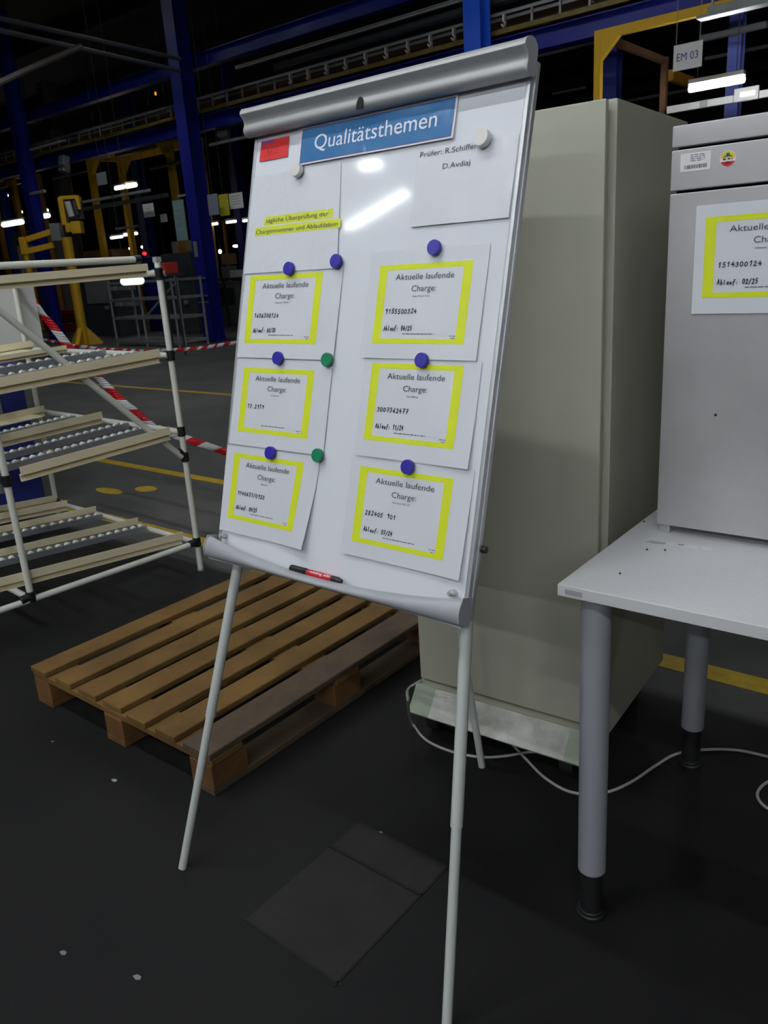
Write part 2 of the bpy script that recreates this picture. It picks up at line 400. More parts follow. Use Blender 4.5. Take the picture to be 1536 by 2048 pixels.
for bb, zz in ((.15, 6.9), (9, 6.9), (20, 6.9)): b.box(HF, (-10, bb, zz), (90, .28, .5))
beams = struct('trim_1', b, M_rust_shade)
b = MB(); b.tube([at(-60, 193, 9), at(60, 137, 9.5), at(162, 93, 10)], .035); struct('trim_2', b, M_steel)
b = MB()
for dy in (0, 24): b.tube([at(-40, 28 + dy, 9), at(360, 118 + dy, 13)], .032)
struct('trim_3', b, M_machd)

# ------------------------------------------------------------------ lamps over the work bay (above the frame)
def tube_lamp(label, a, bb, z, length=1.45, mat_on=None, group=None, name='tube_lamp', deep=0, turn=0):
    p = ab(a, bb, z); t = thing(name, label, 'lamp', p, -40, group)
    f = Frame(p, rotz(-40 + turn), rotz(50 + turn), Z)
    lo = -deep if deep else .014  # deep hood lips added to keep light off the upper columns
    m = MB(); m.box(f, (0, 0, .07), (length, .10, .05), .008); m.prism(Frame(f(-length / 2, 0, 0), f.y, Z, f.x), [(-.05, .045), (-.11, lo + .006), (-.106, lo), (-.05, .035), (.05, .035), (.106, lo), (.11, lo + .006), (.05, .045)], 0, length)
    obj('lamp_housing', m, M_gal, t)
    m = MB(); m.cyl(f(-length / 2 + .03, 0, .005), f(length / 2 - .03, 0, .005), .022, seg=12); obj('light_tube', m, mat_on or M_tube_on, t)
    m = MB()
    for k in (-.5, .5): m.cyl(f(length * k * .8, 0, .09), f(length * k * .8, 0, 7.7 - z), .006, seg=6)
    obj('hanger', m, M_machd, t); return t
for a, nm in ((-1.45, 'over the pallet'), (-3.5, 'over the flow rack')):
    tube_lamp('fluorescent batten lamp hung ' + nm, a, .22, 4.5)
tube_lamp('turned fluorescent batten lamp behind the viewer, far left', -5.31, -2.75, 4.5, 1.24, M_tube_dim, turn=22)  # turned to slant the streak it reflects on the whiteboard
tube_lamp('short fluorescent batten lamp behind the viewer', -4.86, -2.09, 4.5, .28, M_tube_dim)
for a, bb, nm in ((-2.6, -2.3, 'first row behind the viewer, left'), (1.3, -2.3, 'first row behind the viewer, middle, added for fill'), (3.0, -2.3, 'first row behind the viewer, right, added for fill'), (-4.6, -5.6, 'added second fill row behind the viewer, left'), (.2, -5.6, 'added second fill row behind the viewer, middle'), (2.4, -5.6, 'added second fill row behind the viewer, middle right'), (4.6, -5.6, 'added second fill row behind the viewer, right'),
                  (-2.5, -9, 'added third fill row behind the viewer, left'), (1.5, -9, 'added third fill row behind the viewer, middle'), (5, -9, 'added third fill row behind the viewer, right')):
    tube_lamp('fluorescent batten lamp in the ' + nm, a, bb, 4.5)  # rear rows and first-row middle and right: unseen lamps added as fill

# ------------------------------------------------------------------ flip chart
U = V(.76367722, -.64559826, 0); UP = V(.17423046, .20609695, .96289553); NN = V(-.62164367, -.73534137, .26987443)
B0 = V(-.41621292, 1.8591477, .79142941)
def bd(u, v, n=0.0): return B0 + U * u + UP * v + NN * n
BF = Frame(B0, U, UP, NN)
BW, BH = .7295, 1.03
fc = thing('flip_chart', 'white flip chart easel on three thin legs standing in the middle', 'flip chart', (B0 + U * .36).to_2d().to_3d(), -40.2)
m = MB(); m.box(BF, (BW/2, BH/2, -.009), (BW - .006, BH, .017)); obj('writing_surface', m, M_white, fc)
m = MB()
for u in (.002, BW - .002):
    m.box(BF, (u, BH/2 - .003, -.009), (.010, BH, .021), .002)
    m.box(BF, (u + (.004 if u > .1 else -.004), BH/2 - .003, -.016), (.008, BH, .012), .002)
obj('edge_profile', m, M_alu, fc)
prof = [(.002,1.040),(.006,1.047),(.014,1.052),(.024,1.053),(.033,1.050),(.041,1.045),(.0455,1.038),(.0455,1.032),(.041,1.027),(.034,1.023),(.0305,1.016),(.0305,1.009),(.0315,1.003),(.030,.997),(.025,.992),(.016,.990),(.006,.993),(.001,.998),(.001,1.03)]
PF = Frame(B0, NN, UP, U)
M_bar = mat('grey anodised bar', (.36, .365, .37, 1), .5, .3, var=.03, scale=30)
m = MB(); m.prism(PF, prof, -.006, .735); bar = obj('clamp_bar', m, M_bar, fc, smooth=40)
for u in (-.0105, .735):
    m = MB(); cx = sum(p[0] for p in prof)/len(prof); cy = sum(p[1] for p in prof)/len(prof)
    m.prism(PF, [(cx + (a - cx) * 1.03, cy + (b_ - cy) * 1.03) for a, b_ in prof], u, u + .0045); obj('end_cap', m, M_lgrey, bar)
m = MB(); m.prism(BF, [(.352 + .0085 * math.cos(t * PI / 8), 1.0005 + .0135 * math.sin(t * PI / 8)) for t in range(9)] + [(.3435, .990), (.3605, .990)], .0325, .0345)
obj('recess_shade', m, M_dark, bar)  # flat dark piece painting the shade of a hollow in the bar
# tray along the bottom edge, its lip cut in a crescent
def tray_pt(u, t, e=0.0):
    k = math.sin(PI * max(0, min(1, u / BW))) ** .8
    top = .042 - .031 * k; bot = -.012 + .003 * k; R = .034 + .012 * k
    th = -PI * .5 + t * PI * .92                        # from underneath round to the front lip
    n = R * .5 + R * .55 * math.cos(th) + e * math.cos(th)
    v = (top + bot) / 2 + (top - bot) / 2 * math.sin(th * (1 if th < 0 else 1.0)) + e * math.sin(th)
    return bd(u, v, n)
m = MB(); m.sheet(tray_pt, -.010, BW + .006, 0, 1, 40, 14, .003)
m.sheet(lambda u, t, e: bd(u, -.012 + .004 * math.sin(PI * max(0, min(1, u / BW))) ** .8 + e, -.004 + t * .024), -.010, BW + .006, 0, 1, 40, 2, .003)
tray = obj('pen_tray', m, M_plas, fc, smooth=50)
m = MB(); m.prism(Frame(B0, NN, UP, U), [(-.004, -.014), (.018, -.014), (.032, -.006), (.038, .010), (.036, .028), (.028, .044), (.0, .044)], -.0125, -.0095); obj('tray_end', m, M_plas, tray)
m = MB(); m.prism(Frame(B0, NN, UP, U), [(-.004, -.014), (.018, -.014), (.032, -.006), (.038, .010), (.036, .028), (.028, .044), (.0, .044)], BW + .0055, BW + .0085); obj('tray_end', m, M_plas, tray)
for u, v in ((.0235, .047), (.7, .045)):
    m = MB(); m.cyl(bd(u, v, .0), bd(u, v, .016), .007, seg=12, bev=.001); m.cyl(bd(u, v, .016), bd(u, v, .022), .0045, seg=8, bev=.001); obj('screw', m, M_chrome, fc)
lf, rf, bf = fl(365, 1736), fl(893, 2064), fl(964, 1533)
for (top, foot) in ((bd(.056, .03, -.024), lf), (bd(.716, .03, -.024), rf)):
    d = (foot - top).normalized(); foot = foot - d * (foot.z - .0) / d.z if abs(d.z) > 0 else foot
    m = MB(); m.cyl(top - d * .25, top + (foot - top) * .52, .0125, seg=16); m.cyl(top + (foot - top) * .5, foot + Z * .0, .0105, seg=16); obj('leg', m, M_leg, fc, smooth=60)
topb = bd(.365, .93, -.035)
m = MB(); m.cyl(topb, topb + (bf - topb) * .55, .0125, seg=16); m.cyl(topb + (bf - topb) * .5, bf, .0105, seg=16); obj('leg', m, M_leg, fc, smooth=60)
m = MB(); m.box(BF, (.365, .93, -.03), (.09, .05, .028), .004); m.cyl(topb - U * .03, topb + U * .03, .016, seg=14); obj('leg_hinge', m, M_black, fc)
m = MB(); m.cyl(bd(BW + .002, .135, -.022), bd(BW + .016, .135, -.022), .007, seg=12, bev=.001); obj('clamp_knob', m, M_black, fc)

# ------------------------------------------------------------------ sheets on the board
def sheet_on(fn_flat, name, label, u0, u1, v0, v1, n0=.0010, lift=.0028, curl=(0, 0), skew=(0, 0), group='notice sheets on the flip chart', sleeve=True):
    """returns the thing and a mapper for its surface. curl lifts the lower left/right corner; skew shifts the bottom edge in u, (left, right)"""
    def fn(u, v, e=0.0):
        tt = (v1 - v) / (v1 - v0); s = (u - u0) / (u1 - u0)
        n = n0 + lift * max(0, tt) ** 1.5 + .0006 * math.sin(s * 9 + v0 * 40) * math.sin(tt * 5 + u0 * 20) + .0006
        n += (curl[0] * max(0, 1 - s * 2.2) ** 2 + curl[1] * max(0, s * 2.2 - 1.2) ** 2) * max(0, tt) ** 2
        return fn_flat(u + (skew[0] * (1 - s) + skew[1] * s) * tt, v, n + e)
    t = thing(name, label, 'notice', fn((u0 + u1) / 2, v0), 0, group)
    m = MB(); m.sheet(fn, u0, u1, v0, v1, 18, 14, .0004); obj('paper', m, M_paper, t)
    if sleeve:
        m = MB(); m.sheet(lambda u, v, e: fn(u, v, e + .0016), u0 - .0015, u1 + .0015, v0 - .001, v1 + .0015, 18, 14); obj('plastic_sleeve', m, M_sleeve, t, keep=True)
    return t, fn
def frame_print(t, fn, y0, y1, w0, w1, bw, e=.00035):
    """yellow frame: outer y0..y1 x w0..w1"""
    m = MB(); E_ = lambda u, v, x: fn(u, v, e)
    m.sheet(E_, y0, y1, w1 - bw[1], w1, 12, 1); m.sheet(E_, y0, y1, w0, w0 + bw[1] * .95, 12, 1)
    m.sheet(E_, y0, y0 + bw[0], w0 + bw[1] * .95, w1 - bw[1], 1, 10); m.sheet(E_, y1 - bw[0], y1, w0 + bw[1] * .95, w1 - bw[1], 1, 10)
    obj('yellow_frame', m, M_yel, t)
def batch_sheet(fn_flat, label, paper, yel, sub, number, expiry, curl=(0, 0), lift=.0028, n0=.001, skew=(0, 0), group='batch notices on the flip chart', seed=1):
    t, fn = sheet_on(fn_flat, 'batch_notice', label, *paper, curl=curl, lift=lift, n0=n0, skew=skew, group=group)
    y0, y1, w0, w1 = yel; w, h = y1 - y0, w1 - w0
    frame_print(t, fn, y0, y1, w0, w1, (.0205, .0105))
    X = lambda f: y0 + w * f
    Y = lambda f: w1 - h * f
    m = MB()
    text(m, 'Aktuelle laufende', fn, X(.195), X(.825), Y(.195), .0118, .0008)
    text(m, 'Charge:', fn, X(.388), X(.652), Y(.345), .0118, .0008); obj('heading_text', m, M_ink, t, smooth=0)
    m = MB(); text(m, sub, fn, X(.5) - .0026 * len(sub) / 2, X(.5) + .0026 * len(sub) / 2, Y(.417), .0036, .0008); obj('product_text', m, M_ink, t, smooth=0)
    m = MB(); smear(m, fn, X(.345), X(.69), Y(.882), .0014, .0008, seed); obj('footnote_text', m, M_ink, t, smooth=0)
    m = MB(); smear(m, fn, X(.845), X(.91), Y(.905), .0012, .0008, seed + 5); smear(m, fn, X(.865), X(.905), Y(.935), .0012, .0008, seed + 9); obj('date_text', m, M_ink, t, smooth=0)
    m = MB(); hand(m, number, fn, X(.115), X(.115) + .0083 * len(number), Y(.62), .0090, .0008, slope=.0); obj('batch_number', m, M_hand, t, smooth=0)
    if expiry: m = MB(); hand(m, 'Ablauf:' + expiry, fn, X(.12), X(.445), Y(.835), .0092, .0008); obj('expiry_note', m, M_hand, t, smooth=0)
    return t
# lowest sheets first: each one above overlaps the top of the one below
batch_sheet(bd, 'batch notice lowest in the left column, handwritten 9140631/0923', (.0005, .314, .059, .268), (.0285, .266, .0925, .2515), 'Aktivator', '9140631/0923', ' 04/25', curl=(0, .012), skew=(0, -.017), seed=3)
batch_sheet(bd, 'batch notice third down in the left column, short number and no expiry line', (.008, .3215, .272, .478), (.0345, .2685, .3045, .4565), 'Härtepaste', '13.2919', '', seed=5)
batch_sheet(bd, 'batch notice second down in the left column, just under the title notice', (.009, .323, .480, .680), (.0285, .265, .514, .6715), 'Gurimaco TKS Nr. 4', '1606300124', ' 02/25', seed=7)
batch_sheet(bd, 'batch notice lowest in the right column, handwritten 282405 901', (.408, .712, .0715, .283), (.4305, .6675, .1018, .262), 'Sika Fast 555 L05', '282405 901', ' 07/24', curl=(.002, .007), seed=9)
batch_sheet(bd, 'batch notice in the middle of the right column, handwritten 3007362477', (.416, .7005, .2835, .487), (.433, .661, .318, .478), 'Sika AdPrep', '3007362477', ' 11/24', curl=(0, .004), seed=11)
batch_sheet(bd, 'batch notice highest in the right column, handwritten 9155500324', (.4035, .688, .4875, .706), (.427, .655, .518, .6765), 'Gabo Primer 9902', '9155500324', ' 04/25', seed=13)
t, fn = sheet_on(bd, 'reminder_notice', 'plastic-sleeved reminder with two yellow-highlighted lines at upper left of the board', .006, .285, .677, .902, skew=(-.002, .022))
m = MB(); E4 = lambda u, v, e: fn(u, v, .0003)
m.sheet(E4, .058, .268, .786, .806, 6, 1); m.sheet(E4, .031, .290, .763, .783, 6, 1); obj('highlighter_stripe', m, M_hi, t)
m = MB(); text(m, 'tägliche Überprüfung der', fn, .064, .255, .7915, .0098, .0009); text(m, 'Chargennummer und Ablaufdatum', fn, .035, .283, .7675, .0098, .0009); obj('printed_text', m, M_ink, t, smooth=0)
t, fn = sheet_on(bd, 'inspector_notice', 'plastic-sleeved sheet naming two inspectors under the round white magnet', .497, .7215, .749, .899, lift=.002)
m = MB(); text(m, 'Prüfer: R.Schiffer', fn, .500, .634, .884, .0105, .0009); text(m, 'D.Avdiaj', fn, .558, .622, .855, .0105, .0009); obj('printed_text', m, M_ink, t, smooth=0)
# title strip
t, fn = sheet_on(bd, 'title_sign', 'blue title strip with big white lettering under the top rail', .1555, .577, .910, .9945, lift=.0012, n0=.0035, group='title strip')
del t['group']; t['category'] = 'sign'
m = MB(); m.sheet(lambda u, v, e: fn(u, v, .0003), .1605, .5725, .9135, .988, 10, 4); obj('dark_border', m, M_purple, t)
m = MB(); m.sheet(lambda u, v, e: fn(u, v, .00045), .1618, .5712, .9146, .9868, 10, 4); obj('blue_panel', m, M_title, t)
m = MB(); text(m, 'Qualitätsthemen', fn, .203, .534, .9380, .0325, .0009, slope=0.0); obj('title_lettering', m, M_titletx, t, smooth=0)
# red note
t, fn = sheet_on(bd, 'note_label', 'small red label with dark handwriting left of the blue title strip', .022, .1162, .936, .982, lift=.0006, n0=.0006, sleeve=False)
del t['group']; t['category'] = 'label'
m = MB(); m.sheet(lambda u, v, e: fn(u, v, .0003), .022, .1162, .936, .982, 6, 4); obj('red_face', m, M_red, t)
m = MB(); m.sheet(lambda u, v, e: fn(u, v, .0005), .0235, .063, .9735, .9812, 3, 1); obj('purple_band', m, M_purple, t)
m = MB(); hand(m, '4J15', fn, .046, .083, .947, .017, .0005, wid=.0016); obj('handwriting', m, M_redink, t, smooth=0)

# ------------------------------------------------------------------ magnets
def magnet(label, u, v, mt, r=.0155, h=.009, n=.0065, group=None):
    u += .004
    t = thing('magnet', label, 'magnet', bd(u, v, n), 0, group)
    m = MB(); m.cyl(bd(u, v, n), bd(u, v, n + h), r, r * .95, seg=32, bev=.0015); obj('cap', m, mt, t, smooth=40)
    m = MB(); m.cyl(bd(u, v, n - .003), bd(u, v, n), r * .8, seg=24); obj('magnet_core', m, M_dark, t)
    return t
gB, gG, gW = 'round blue magnets', 'round green magnets', 'round white magnets'
for (u, v), lb in zip([(.161, .681), (.3045, .690), (.5615, .703), (.5617, .485), (.5565, .273), (.153, .480), (.158, .263)],
    ['round blue magnet at the top edge of the second left batch notice', 'round blue magnet at the right lower corner of the reminder notice', 'round blue magnet above the highest right batch notice',
     'round blue magnet between the highest and middle right batch notices', 'round blue magnet between the middle and lowest right batch notices', 'round blue magnet at the top edge of the third left batch notice', 'round blue magnet at the top edge of the lowest left batch notice']):
    magnet(lb, u, v, M_magb, group=gB)
magnet('round green magnet between the second and third left batch notices', .307, .480, M_magg, group=gG)
magnet('round green magnet right of the lowest left batch notice top', .3075, .272, M_magg, group=gG)
magnet('round white magnet at the lower left corner of the blue title strip', .158, .897, M_magw, h=.012, group=gW)
magnet('larger round white magnet right of the inspector names', .645, .897, M_magw, r=.0175, h=.014, group=gW)

# ------------------------------------------------------------------ marker pen in the tray
pt = thing('marker_pen', 'black marker with red label lying in the flip chart tray', 'marker', bd(.355, .017, .022), -40)
q0, q1 = bd(.279, .0150, .023), bd(.431, .0150, .023); qa = (q1 - q0).normalized()
m = MB(); m.cyl(q0 + qa * .045, q1 - qa * .012, .0075, seg=16); m.cyl(q1 - qa * .012, q1, .0075, .004, seg=16); obj('barrel', m, M_black, pt)
m = MB(); m.cyl(q0, q0 + qa * .048, .0085, seg=16, bev=.001); m.box(Frame(q0 + qa * .026 + NN * .009, qa, UP, NN), (0, .002, 0), (.045, .004, .002)); obj('pen_cap', m, M_black, pt)
m = MB(); m.cyl(q0 + qa * .052, q0 + qa * .125, .0078, seg=16); lb = obj('pen_label', m, M_penred, pt)
m = MB()
def penmap(u, v, e):
    th = .75 + v / .0079; return q0 + qa * u + (NN * math.cos(th) + UP * math.sin(th)) * .00805
text(m, 'edding 300', penmap, .064, .122, -.003, .006); obj('label_lettering', m, M_titletx, lb, smooth=0)

# ------------------------------------------------------------------ pallet
PD, PE = rotz(50.4), rotz(140.4)                        # along the boards, along the near end
P0 = V(-.542, 1.971, 0)
PFm = Frame(P0, PE, PD, Z)                              # x across (0 right .. 1 left), y along (0 near .. 1.2)
pal = thing('wooden_pallet', 'brown wooden pallet lying on the floor behind the flip chart', 'pallet', PFm(.5, .6), 50.4)
rp = random.Random(4)
xs = [.062, .212, .356, .500, .644, .790, .945]
for i, x in enumerate(xs):
    m = MB(); w = .124 if i == 0 else (.102 + rp.uniform(-.006, .006)); m.box(PFm, (x, .6 + rp.uniform(-.006, .006), .133), (w, 1.2, .022), .003, 1)
    obj('deck_board', m, M_woodg if i == 0 else M_wood, pal)
for y in (.062, .6, 1.138):
    m = MB(); m.box(PFm, (.5, y, .111), (1.0, .118, .0215), .002, 1); obj('cross_board', m, M_wood, pal)
for x in (.055, .5, .945):
    m = MB(); m.box(PFm, (x, .6, .011), (.1, 1.2, .022), .002, 1); obj('base_board', m, M_woodg if x < .1 else M_woodr, pal)
    for y in (.07, .6, 1.13):
        m = MB(); m.box(PFm, (x, y, .061), (.1, .138, .078), .003, 1); obj('block', m, M_woodr, pal)

# ------------------------------------------------------------------ flow rack
RF0 = V(-.961, 3.845, 0); RL = rotz(-133.6); RD = rotz(136.4)
RFm = Frame(RF0, RL, RD, Z)                             # x along the lanes towards the viewer's left, y depth, z up
rack = thing('flow_rack', 'pipe flow rack with cream rails and white rollers, left of the flip chart', 'rack', RFm(.5, .7), -133.6)
RT = .0145
def pipe(p, q, name='pipe', mt=None):
    m = MB(); m.cyl(RFm(*p), RFm(*q), RT, seg=14); return obj(name, m, mt or M_tube, rack, smooth=60)
def joint(p, axis='z', arm=None):
    m = MB(); c = RFm(*p); d = {'z': Z, 'x': RL, 'y': RD}[axis]
    m.cyl(c - d * .024, c + d * .024, .020, seg=14, bev=.003)
    if arm is not None:
        a = (RL * arm[0] + RD * arm[1] + Z * arm[2]).normalized(); m.cyl(c, c + a * .048, .019, seg=14, bev=.003)
    obj('pipe_joint', m, M_joint, rack)
pipe((0, 0, 0), (0, 0, 1.515), 'post'); m = MB(); m.cyl(RFm(0, 0, 0), RFm(0, 0, .012), .0165, seg=14); obj('foot', m, M_chrome, rack)
pipe((.86, 0, .15), (.86, 0, 1.60), 'post')
pipe((.04, 1.46, 0), (.04, 1.46, 1.47), 'post'); pipe((.86, 1.46, 0), (.86, 1.46, 1.47), 'post'); pipe((1.62, 0, 0), (1.62, 0, 1.0), 'post'); pipe((1.62, 1.46, 0), (1.62, 1.46, 1.0), 'post')
pipe((-.02, -.0, .15), (1.66, 0, .15), 'base_pipe'); pipe((0, 1.46, .14), (1.66, 1.46, .14), 'base_pipe')
pipe((0, 0, .15), (.04, 1.46, .145), 'end_pipe'); pipe((.86, 0, .15), (.86, 1.46, .15), 'end_pipe')
LV = [(.722, .690, 3), (1.088, 1.055, 2), (1.462, 1.440, 1)]
for z0, z1, n in LV:
    pipe((.012, .0, z0 + .006), (.05, 1.46, z0 + .006), 'end_pipe'); pipe((.86, 0, z1 - .004), (.86, 1.46, z1 - .004), 'end_pipe')
    joint((0, 0, z0 + .006), 'z', (0, 1, 0)); joint((.86, 0, z1 - .004), 'z', (0, 1, 0)); joint((.04, 1.46, z0 + .006), 'z', (0, -1, 0)); joint((.86, 1.46, z1 - .004), 'z', (0, -1, 0))
joint((0, 0, .155), 'z', (1, 0, 0)); joint((.86, 0, .165), 'z', (1, 0, -.1)); joint((.04, 1.46, .15), 'z', (0, -1, 0)); joint((0, 0, .60), 'z', (.7, 0, .72)); joint((0, 0, 1.462), 'z', (0, 1, 0))
pipe((.02, -.005, .605), (.86, -.02, 1.47), 'brace')
pipe((.075, .05, 1.534), (1.5, .05, 1.534), 'rail_pipe'); m = MB(); m.cyl(RFm(.055, .05, 1.534), RFm(.085, .05, 1.534), .018, seg=14); obj('pipe_cap', m, M_joint, rack)
def beam(x0, z0, x1, z1, y, h=.05, name='guide_rail'):
    d = (RFm(x1, 0, z1) - RFm(x0, 0, z0)); L = d.length; d.normalize(); up = d.cross(RD) * -1 if d.cross(RD).z < 0 else d.cross(RD)
    f = Frame(RFm(x0, y, z0), d, RD, up); m = MB()
    m.prism(Frame(f.o, RD, up, d), [(-.022, h * .28), (-.022, h), (-.018, h), (-.018, h * .36), (0, h * .36), (0, -h * .28), (-.012, -h * .28), (-.012, -h * .20), (-.004, -h * .20), (-.004, h * .28)], 0, L)
    return obj(name, m, M_cream, rack, smooth=0)
wheel_me = None
def track(x0, z0, x1, z1, y, wheels=True, n=19, count=[0]):
    d = (RFm(x1, 0, z1) - RFm(x0, 0, z0)); L = d.length; d.normalize(); up = RD.cross(d); up = up if up.z > 0 else -up
    f = Frame(RFm(x0, y, z0), d, RD, up); m = MB()
    m.prism(Frame(f.o, RD, up, d), [(-.022, -.018), (.022, -.018), (.022, .012), (.019, .012), (.019, -.015), (-.019, -.015), (-.019, .012), (-.022, .012)], 0, L)
    tr = obj('roller_track', m, M_rail, rack, smooth=0)
    if wheels:
        global wheel_me
        k = 0
        for i in range(n):
            p = f((i + .5) * L / n, 0, .006)
            if wheel_me is None:
                w = MB(); w.cyl(p - RD * .013, p + RD * .013, .0135, seg=14, bev=.005)
                o = obj('roller_wheel', w, M_wheel, tr); wheel_me = (o, p)
            else:
                o0, pp = wheel_me; o = o0.copy(); COL.objects.link(o); o.parent = tr
                o.location = (XF[rack.name].to_3x3().inverted() @ (p - pp))
    else:
        w = MB()
        for i in range(n):
            p = f((i + .5) * L / n, 0, .006); w.cyl(p - RD * .013, p + RD * .013, .0135, seg=10)
        obj('roller_wheels', w, M_wheel, tr, kind='stuff')
# bottom level rises slightly towards the near end
beam(.068, .175, 1.6, .275, .035); beam(.045, .165, 1.6, .262, .50); beam(.06, .165, 1.6, .262, .93); beam(.09, .165, 1.6, .262, 1.22); beam(.07, .165, 1.6, .262, 1.40)
track(.036, .168, 1.6, .262, .43, n=34); track(.06, .168, 1.6, .262, .86, n=30)
# three raised levels
beam(.09, .722, .815, .690, -.03); track(.07, .735, .83, .700, .20); track(.05, .735, .83, .700, .42); beam(.05, .735, .83, .705, .68); track(.07, .735, .83, .700, .95, False); beam(.08, .73, .83, .70, 1.30)
beam(.085, 1.085, 1.6, 1.03, -.03, .052); track(.04, 1.10, 1.6, 1.045, .22, False, 34); track(.04, 1.10, 1.6, 1.045, .55, False, 34); beam(.05, 1.10, 1.6, 1.045, .95, .03); beam(.05, 1.10, 1.6, 1.045, 1.35)
beam(.083, 1.470, 1.6, 1.433, -.03, .042)
for d0, d1, s0, s1, z0, z1 in ((1.02, 1.36, .12, 1.6, 1.105, 1.05), (1.14, 1.40, .16, 1.0, .742, .712)):
    m = MB(); m.sheet(lambda u, v, e: RFm(u, v, z0 + (z1 - z0) * (u - s0) / (s1 - s0) + e), s0, s1, d0, d1, 1, 1, .006); obj('deck_plate', m, M_cream, rack)
m = MB(); m.sheet(lambda u, v, e: RFm(u, 1.52 + e, v), -.09, 1.6, 1.07, 1.50, 2, 2, .02)
for x in (.28, .38): m.mi = 1; m.cyl(RFm(x, 1.518, 1.13), RFm(x, 1.515, 1.13), .006, seg=10)
obj('back_panel', m, [M_trunk, M_black], rack, label='white back panel')
m = MB(); m.box(Frame(RFm(.0, 0, 1.515), RL, RD, Z), (0, 0, .012), (.03, .03, .024), .003); obj('post_cap', m, M_lgrey, rack)

# blue machine behind the rack
mc = fl(94, 1012); mdir = V(mc.x, mc.y, 0).normalized(); f = Frame(mc, V(-mdir.y, mdir.x, 0), V(mdir), Z)
mt_ = thing('machine_cabinet', 'blue machine cabinet with pale panels behind the flow rack', 'machine', f(.8, .4), -40)
m = MB(); m.box(f, (.8, .4, .47), (1.6, .8, .94), .01); obj('body', m, M_dblue, mt_)
m = MB(); m.box(f, (.5, -.004, .20), (.62, .012, .13), .003); m.box(f, (.75, -.004, .72), (1.2, .012, .12), .003); obj('pale_panel', m, M_mach, mt_)

# ------------------------------------------------------------------ barrier tapes
def tape(label, pts, w, seg_len, group=None, roll=0.0):
    P = []
    for i in range(len(pts) - 1):
        n = 12
        for k in range(n): P.append(pts[i].lerp(pts[i+1], k / n))
    P.append(pts[-1]); m = MB(); acc = 0; prev = None
    for i, p in enumerate(P):
        t = (P[min(i+1, len(P)-1)] - P[max(i-1, 0)]).normalized()
        s = t.cross(Z).normalized(); upv = s.cross(t)
        a = roll + .35 * math.sin(i * .23); d = upv * math.cos(a) + s * math.sin(a)
        lo, hi = p - d * w / 2, p + d * w / 2 + t * w * 1.0
        if prev:
            acc += (p - P[i-1]).length; m.mi = int(acc / seg_len) % 2
            m.polys([prev[0], lo, hi, prev[1]], [(0, 1, 2, 3)])
        prev = (lo, hi)
    o = obj('barrier_tape', m, [M_rtape, M_wtape], None, pts[0]); so = o.modifiers.new('s', 'SOLIDIFY'); so.thickness = .0006
    return tag(o, label, 'barrier tape', group)
tape('red and white barrier tape slanting down behind the flow rack', [at(52, 575, 5.1), at(84, 625, 5.12), at(140, 697, 5.18), at(190, 748, 5.2), at(245, 803, 5.25), at(300, 848, 5.3), at(345, 868, 5.3), at(400, 887, 5.35), at(455, 905, 5.4), at(520, 930, 5.4), at(592, 985, 5.2)], .052, .10)
tape('thin red and white barrier tape sagging across the far aisle', [at(40, 668, 12.5), at(128, 689, 12.3), at(200, 698, 12.2), at(300, 703, 12), at(400, 696, 12), at(475, 685, 12), at(580, 668, 12)], .05, .085)

# ------------------------------------------------------------------ tall cabinet
CC = V(.55990812, 1.9153703, 0); ca = -36.412; C1, C2 = rotz(ca), rotz(ca + 90)
CW, CD, CZ0, CZ1 = .597, .57, .125, 1.763
CF = Frame(CC, -C1, C2, Z)                              # x from the right front corner to the left, y to the back
cab = thing('tall_cabinet', 'tall pebble-grey steel cabinet on castors behind the flip chart', 'cabinet', CF(CW/2, CD/2), ca)
m = MB(); m.box(CF, (CW/2, CD/2 + .012, (CZ0 + CZ1)/2), (CW, CD - .024, CZ1 - CZ0), .004); obj('body', m, M_cab, cab)
m = MB(); m.box(CF, (CW/2 + .004, .004, (.183 + CZ1)/2 - .001), (CW - .022, .020, CZ1 - .185), .004); obj('door', m, M_cab, cab)
m = MB(); KF = Frame(CC, C1 * -1, Z, C2)
def kick(x0, x1, mt, dz=0.0):
    m = MB(); m.prism(Frame(CF(x0, 0, 0), C2, Z, -C1), [(-.025 - dz, .172), (-.08 - dz, .100), (-.077, .094), (-.02, .160)], 0, x1 - x0); return obj('plinth_plate', m, mt, cab)
kick(0, .077, M_cabg); kick(.077, .52, M_plate, .001); kick(.52, CW - .003, M_cabg)
m = MB(); m.box(CF, (CW/2, .0, .150), (CW - .01, .05, .05)); m.box(CF, (CW/2, .28, .115), (CW - .03, .52, .03)); obj('base_frame', m, M_cab, cab)
for x, y in ((.09, .01), (CW - .05, .02), (.08, CD - .07), (CW - .08, CD - .07)):
    m = MB(); p = CF(x, y, .045); m.cyl(p - C1 * .022, p + C1 * .022, .045, seg=20, bev=.006); m.box(CF, (x, y, .075), (.055, .05, .06), .004); obj('castor', m, M_black, cab)
m = MB(); m.cyl(CF(CW - .06, -.006, .95), CF(CW - .06, -.014, .95), .014, seg=16); obj('door_lock', m, M_chrome, cab)

